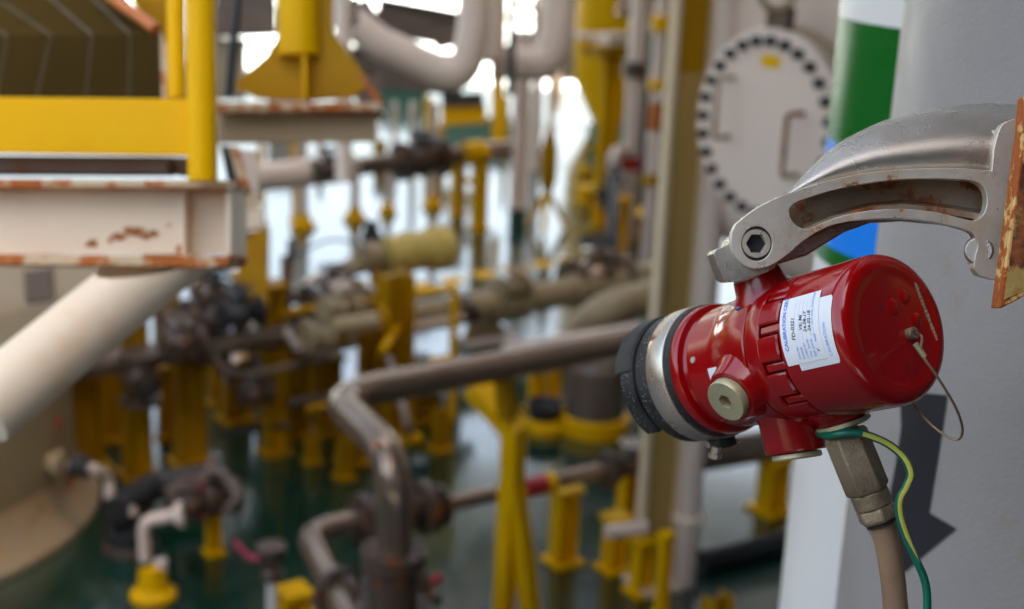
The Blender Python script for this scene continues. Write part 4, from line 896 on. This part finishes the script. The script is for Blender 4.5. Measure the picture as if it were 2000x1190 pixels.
rs = thing('rust_stanchion', 'rusty beige bracket legs right of the cream beam end', 'bracket', W(480, 350, 3.2))
flat(rs, 'inclined_leg', 'beigerust', [(446, 285), (462, 285), (500, 408), (480, 410)], 3.2, .02)
flat(rs, 'side_plate', 'pinkpipe', [(462, 290), (500, 295), (505, 390), (495, 400)], 3.35, .015)
flat(rs, 'dark_leg', 'black', [(430, 285), (447, 285), (478, 412), (455, 412)], 3.25, .02)
flat(rs, 'foot_plate', 'beige', [(455, 410), (514, 408), (514, 445), (455, 450)], 3.2, .02)
flat(rs, 'lower_post', 'yellowshade', [(458, 450), (524, 448), (522, 600), (470, 606)], 7.2, .05)

# ---------- tank at lower left
tcn = W(-250, 1000, 1); tcn = onZ(-262, 1000); rb = wpx(440, tcn)
tk = thing('skirted_tank', 'olive-beige round tank with a rust-streaked foot ring, bottom left', 'tank', tcn)
P('shell', tk, 'tank', lathe, tcn, Z, [(.05, rb * .90), (.9, rb * .90), (1.25, rb * .88)], 120)
P('foot_ring', tk, 'tankrust', lathe, tcn, Z, [(0, rb), (.03, rb), (.12, rb * .93), (.25, rb * .902)], 120)
def hitt(px, py, k=.90): return hit_cyl(px, py, tcn, rb * k)
c = hitt(98, 905); n = Vector((c.x - tcn.x, c.y - tcn.y, 0)).normalized()
bm = bmesh.new(); lathe(bm, c - n * .02, n, [(0, .05), (.05, .05), (.055, .065), (.09, .065)], 24); link('nozzle', bm, 'tank', tk)
c2_ = hitt(112, 826); n2 = Vector((c2_.x - tcn.x, c2_.y - tcn.y, 0)).normalized(); bm = bmesh.new(); lathe(bm, c2_, n2, [(0, .022), (.012, .022)], 20); link('red_plug', bm, 'redpaint', tk)
dz = c + n * .09; pipe('drain_line', 'small off-white drain line crooking away from the tank', [dz, dz + n * .12, W(212, 930, 6.6), W(215, 985, 6.6), W(262, 1000, 6.5)], .024, 'pinkpipe', .06)
bm = bmesh.new(); lathe(bm, dz + n * .02, n, [(0, .05), (.08, .05)], 16); tag(link('black_union', bm, 'black', loc=dz), 'black union nut on the tank nozzle', 'pipe fitting')
sk = onZ(60, 560, 1.2); o = thing('rusty_box', 'shaded beige rusted boxwork behind the white brace, left edge', 'box', W(60, 600, 4.2))
flat(o, 'face', 'tankrust', [(-100, 515), (215, 515), (210, 640), (60, 760), (-100, 780)], 4.2, .3)
flat(o, 'frame', 'brown', [(45, 530), (100, 524), (104, 585), (50, 592)], 4.19, .01)
flat(o, 'sloping_face', 'tank', [(-100, 640), (60, 600), (180, 560), (200, 640), (60, 800), (-100, 830)], 4.12, .02)
# ---------- small things on the floor, bottom left
cb2 = onZ(300, 1165); o = thing('gooseneck_vent', 'cream gooseneck vent with flared mouth on a yellow cone foot', 'vent', cb2)
zt = rise(cb2, 1080).z
P('cone_foot', o, 'yellow', lathe, cb2, Z, [(0, wpx(45, cb2)), (.02, wpx(45, cb2)), (.05, wpx(30, cb2)), (rise(cb2, 1105).z, wpx(26, cb2)), (rise(cb2, 1102).z, wpx(10, cb2))], 32)
P('twin_stub', o, 'pinkpipe', lathe, cb2 + Vector((.035, 0, 0)), Z, [(rise(cb2, 1112).z, .03), (rise(cb2, 1094).z, .03)], 16)
s0 = Vector((cb2.x - .03, cb2.y, rise(cb2, 1112).z)); s1 = Vector((cb2.x - .03, cb2.y, rise(cb2, 1018).z)); s2 = s1 + Vector((.125, .02, .02))
P('neck', o, 'cream', tube, fillet([s0, s1, s2], .06, 8), .026, 20)
P('mouth', o, 'cream', lathe, s2 - Vector((.01, 0, 0)), Vector((1, .15, .1)), [(0, .027), (.03, .055), (.045, .058), (.045, .03), (.01, .02)], 24)
P('black_joint', o, 'black', lathe, s0 + Z * .02, Z, [(0, .032), (.022, .032)], 16)
lv = onZ(532, 1215); lt = rise(lv, 1130); o = thing('lever_valve', 'small brown valve with pink-red lever on a white post', 'valve', lv)
P('post', o, 'white', lathe, lv, Z, [(0, .022), (lt.z, .022)], 16)
P('valve_body', o, 'flange', lathe, lt, Z, [(0, .045), (.03, .05), (.05, .03), (.09, .035), (.11, .055), (.15, .062), (.16, .04)], 20)
P('lever', o, 'pinkred', tube, [lt + Z * .09, lt + Vector((-.09, 0, .09)), lt + Vector((-.155, 0, .16))], .012, 10)
lv = onZ(415, 1085); lt = rise(lv, 1010); o, b, t = support(418, 1082, 1012, 26, 'short yellow stand under the valve with the pink tag', foot=1.5)
vv = valve('tagged_valve', 'brown valve with a pink-red tape flag, lower left', rise(onZ(418, 1082), 975), G1, .045, 'flange', stem=2.6, wr=1.2, wm='flange')
bm = bmesh.new(); tube(bm, catmull([W(388, 940, 6.2), W(392, 970, 6.2), W(386, 990, 6.2), W(398, 1010, 6.2)], 4), .02, 8); link('tape_flag', bm, 'pinkred', vv)
pipe('hooked_pipe', 'thin brown hooked pipe behind the tagged valve', [W(405, 922, 6.3), W(432, 920, 6.3), W(468, 972, 6.2), W(440, 1000, 6.2)], .022, 'darkpipe', .05)
pipe('dark_skid_pipe', 'dark pipe low between the yellow stands and the gooseneck', [W(225, 1000, 6.5), W(300, 950, 6.8), W(420, 930, 6.9)], .07, 'black', .1)
pb = onZ(255, 1070); o = thing('drain_pot', 'black drain pot with a dull red rim near the gooseneck', 'drain', pb)
P('pot', o, 'black', lathe, pb, Z, [(.02, .1), (.1, .1), (.1, .08), (.04, .07)], 28); P('rim', o, 'flange', lathe, pb, Z, [(0, .12), (.02, .12), (.03, .101)], 28)
lowv = onZ(575, 1200); support(575, 1195, 1160, 50, 'low yellow box at the bottom edge left of the elbow', foot=1.3)

# ---------- small-bore lines, rails and fittings threaded through the stands
for nm, lb, pts, r_, m_ in (
 ('tubing', 'thin yellow rail running low in front of the stout column', [onZ(600, 800, .5), onZ(890, 742, .5)], .016, 'yellowshade'),
 ('tubing', 'thin grey tube stepping down beside the slanting brown plate', [onZ(395, 560, .8), onZ(440, 552, .8), onZ(440, 552, .3), onZ(500, 640, .3)], .016, 'taupe'),
 ('tubing', 'thin brown tube looping above the header at its left end', [onZ(210, 640, .8), onZ(260, 600, .9), onZ(330, 620, .8), onZ(350, 660, .7)], .018, 'brown'),
 ('tubing', 'pale tube crossing the bright gap left of the elbow bend', [onZ(560, 700, .4), onZ(640, 690, .4), onZ(640, 690, .05)], .02, 'pinkpipe'),
 ('tubing', 'rust-brown tube rising between two yellow stands near the gooseneck', [onZ(330, 960, .02), onZ(330, 960, .4), onZ(400, 940, .4), onZ(420, 900, .4)], .024, 'brown'),
 ('tubing', 'slim cream tube behind the yellow guard frame', [onZ(800, 640, .5), onZ(900, 620, .5), onZ(900, 620, .1)], .02, 'cream'),
 ('tubing', 'yellow tube arching over the insulated pipe end', [onZ(745, 690, .1), onZ(745, 690, .7), onZ(800, 600, .6)], .02, 'yellow'),
 ('tubing', 'brown tube with a kink under the pale actuator', [onZ(660, 560, .8), onZ(720, 580, .8), onZ(720, 580, .4), onZ(790, 600, .4)], .024, 'brown'),
 ('tubing', 'dark impulse tube along the foot of the yellow stands', [onZ(430, 850, .15), onZ(560, 830, .15), onZ(560, 830, .5)], .014, 'black'),
 ('tubing', 'bent white tube right of the black rod', [onZ(590, 560, .8), onZ(620, 540, .8), onZ(620, 540, .4)], .022, 'pinkpipe'),
 ('tubing', 'yellow tube bridging the two far yellow twin stands', [onZ(885, 350, .3), onZ(945, 356, .3)], .03, 'yellow'),
 ('tubing', 'thin tan tube leaving the brown drum to the right', [onZ(1190, 690, .3), onZ(1240, 650, .3), onZ(1240, 650, .0)], .022, 'tank'),
 ('tubing', 'slim brown tube hugging the stout yellow column', [onZ(800, 845, .02), onZ(800, 845, .8), onZ(760, 700, .9)], .018, 'brown'),
 ('tubing', 'short yellow tube poking up behind the elbow', [onZ(655, 800, .02), onZ(655, 800, .55), onZ(700, 770, .55)], .024, 'yellow'),
 ('tubing', 'thin pale tube near the deck handwheel', [onZ(1120, 560, .2), onZ(1200, 525, .35), onZ(1250, 520, .35)], .03, 'pinkpipe')):
    pipe(nm, lb, pts, r_, m_, .05, group='small-bore lines between the stands')
for lb, p, ax, r_, m_, wm_ in (('tiny valve with black wheel left of the slanting brown plate', onZ(345, 640, .8), G1, .03, 'flange', 'black'), ('tiny valve with yellow wheel under the actuator', onZ(705, 585, .75), G1, .03, 'tank', 'yellow'),
        ('tiny valve behind the guard frame', onZ(905, 612, .45), G1, .03, 'flange', 'flange'), ('tiny valve beside the wide-footed yellow column', onZ(500, 770, .4), G1, .032, 'flange', 'black'), ('tiny valve with red-brown wheel near the gooseneck', onZ(372, 985, .35), G1, .035, 'flange', 'brown'),
        ('tiny valve on the far pipe beside the white pipe end', onZ(640, 330, .72), G1, .05, 'flange', 'black'), ('tiny valve over the insulated pipe middle', onZ(1005, 560, .45), G1, .04, 'tank', 'taupe')):
    valve('small_valve', lb, p, ax, r_, m_, wm=wm_, wr=1.5, stem=3.2, group='small valves among the pipes')
# ---------- beyond the deck edge
for i, (x, yb, wpx_, hh, m_, lb) in enumerate(((790, 225, 90, .9, 'fargreen', 'pale green locker on the far sunny deck behind the bright slot'), (560, 300, 60, 1.1, 'cream', 'far cream cabinet at the deck edge behind the thin yellow posts'), (1085, 190, 30, .9, 'cream', 'narrow pale cabinet beyond the far deck edge'))):
    b = onZ(x, yb, -.35); wd_ = wpx(wpx_, b); o = thing('deck_locker', lb, 'locker', b, 'far lockers beyond the deck edge')
    bm = bmesh.new(); box(bm, b + Z * hh / 2, Vector((wd_ / 2, 0, 0)), Vector((0, .3, 0)), Z * hh / 2); link('carcass', bm, m_, o, bevel=.02)
    bm = bmesh.new(); box(bm, b + Z * hh / 2 + Vector((0, -.31, 0)), Vector((wd_ * .44, 0, 0)), Vector((0, .01, 0)), Z * hh * .43); link('door', bm, m_, o, bevel=.01)
hr = thing('far_handrail', 'yellow handrail along the far edge of the deck', 'handrail', Vector((0, 20.6, 0)))
for k in range(17):
    x = -9 + k * 1.15; bm = bmesh.new(); cyl(bm, (x, 20.6, 0), (x, 20.6, 1.05), .035, seg=10); link('stanchion', bm, 'yellow', hr)
for zz in (.5, 1.05):
    bm = bmesh.new(); cyl(bm, (-9, 20.6, zz), (9.4, 20.6, zz), .03, seg=10); link('rail', bm, 'yellow', hr)

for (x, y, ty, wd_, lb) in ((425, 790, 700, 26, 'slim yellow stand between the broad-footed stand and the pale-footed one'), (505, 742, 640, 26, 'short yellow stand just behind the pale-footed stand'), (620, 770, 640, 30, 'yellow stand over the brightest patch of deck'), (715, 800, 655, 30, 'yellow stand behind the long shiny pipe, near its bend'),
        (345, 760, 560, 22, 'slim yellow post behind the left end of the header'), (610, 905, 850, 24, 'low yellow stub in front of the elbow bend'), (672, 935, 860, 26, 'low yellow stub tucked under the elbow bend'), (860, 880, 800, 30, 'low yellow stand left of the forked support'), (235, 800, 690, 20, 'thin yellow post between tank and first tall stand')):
    support(x, y, ty, wd_, lb, m='yellowshade', foot=1.5, saddle=False)
for nm, lb, pts, r_, m_ in (
 ('tubing', 'pale vertical tube before the slanting brown plate', [onZ(460, 700, .1), onZ(460, 700, 1.0)], .02, 'cream'),
 ('tubing', 'brown pair tube climbing to the black rod', [onZ(590, 690, .3), onZ(590, 690, 1.05), onZ(560, 650, 1.05)], .022, 'brown'),
 ('tubing', 'grey drain tube dropping from the header to the deck', [m0.lerp(m1, .60), onZ(508, 800, .05)], .026, 'taupe'),
 ('tubing', 'dark brown cross tube low behind the elbow bend', [onZ(560, 790, .25), onZ(760, 755, .25)], .03, 'darkpipe'),
 ('tubing', 'cream tube stub with end cap above the header right end', [onZ(650, 640, .9), onZ(735, 628, .9)], .045, 'tank')):
    pipe(nm, lb, pts, r_, m_, .05, group='small-bore lines between the stands')
for lb, p, r_, m_, wm_ in (('small black valve above the header next to the brown frame', onZ(470, 612, .95), .04, 'black', 'black'), ('small brown valve on the header between two stands', onZ(355, 668, .85), .038, 'flange', 'brown'), ('small valve with pale wheel near the stout column top', onZ(665, 600, .95), .036, 'tank', 'pinkpipe'),
        ('small rusty valve low beside the guard frame foot', onZ(820, 735, .3), .038, 'flange', 'flange'), ('small dark valve under the header near the wide foot plate', onZ(520, 745, .4), .036, 'flange', 'black')):
    valve('small_valve', lb, p, G1, r_, m_, wm=wm_, wr=1.5, stem=3.2, group='small valves among the pipes')
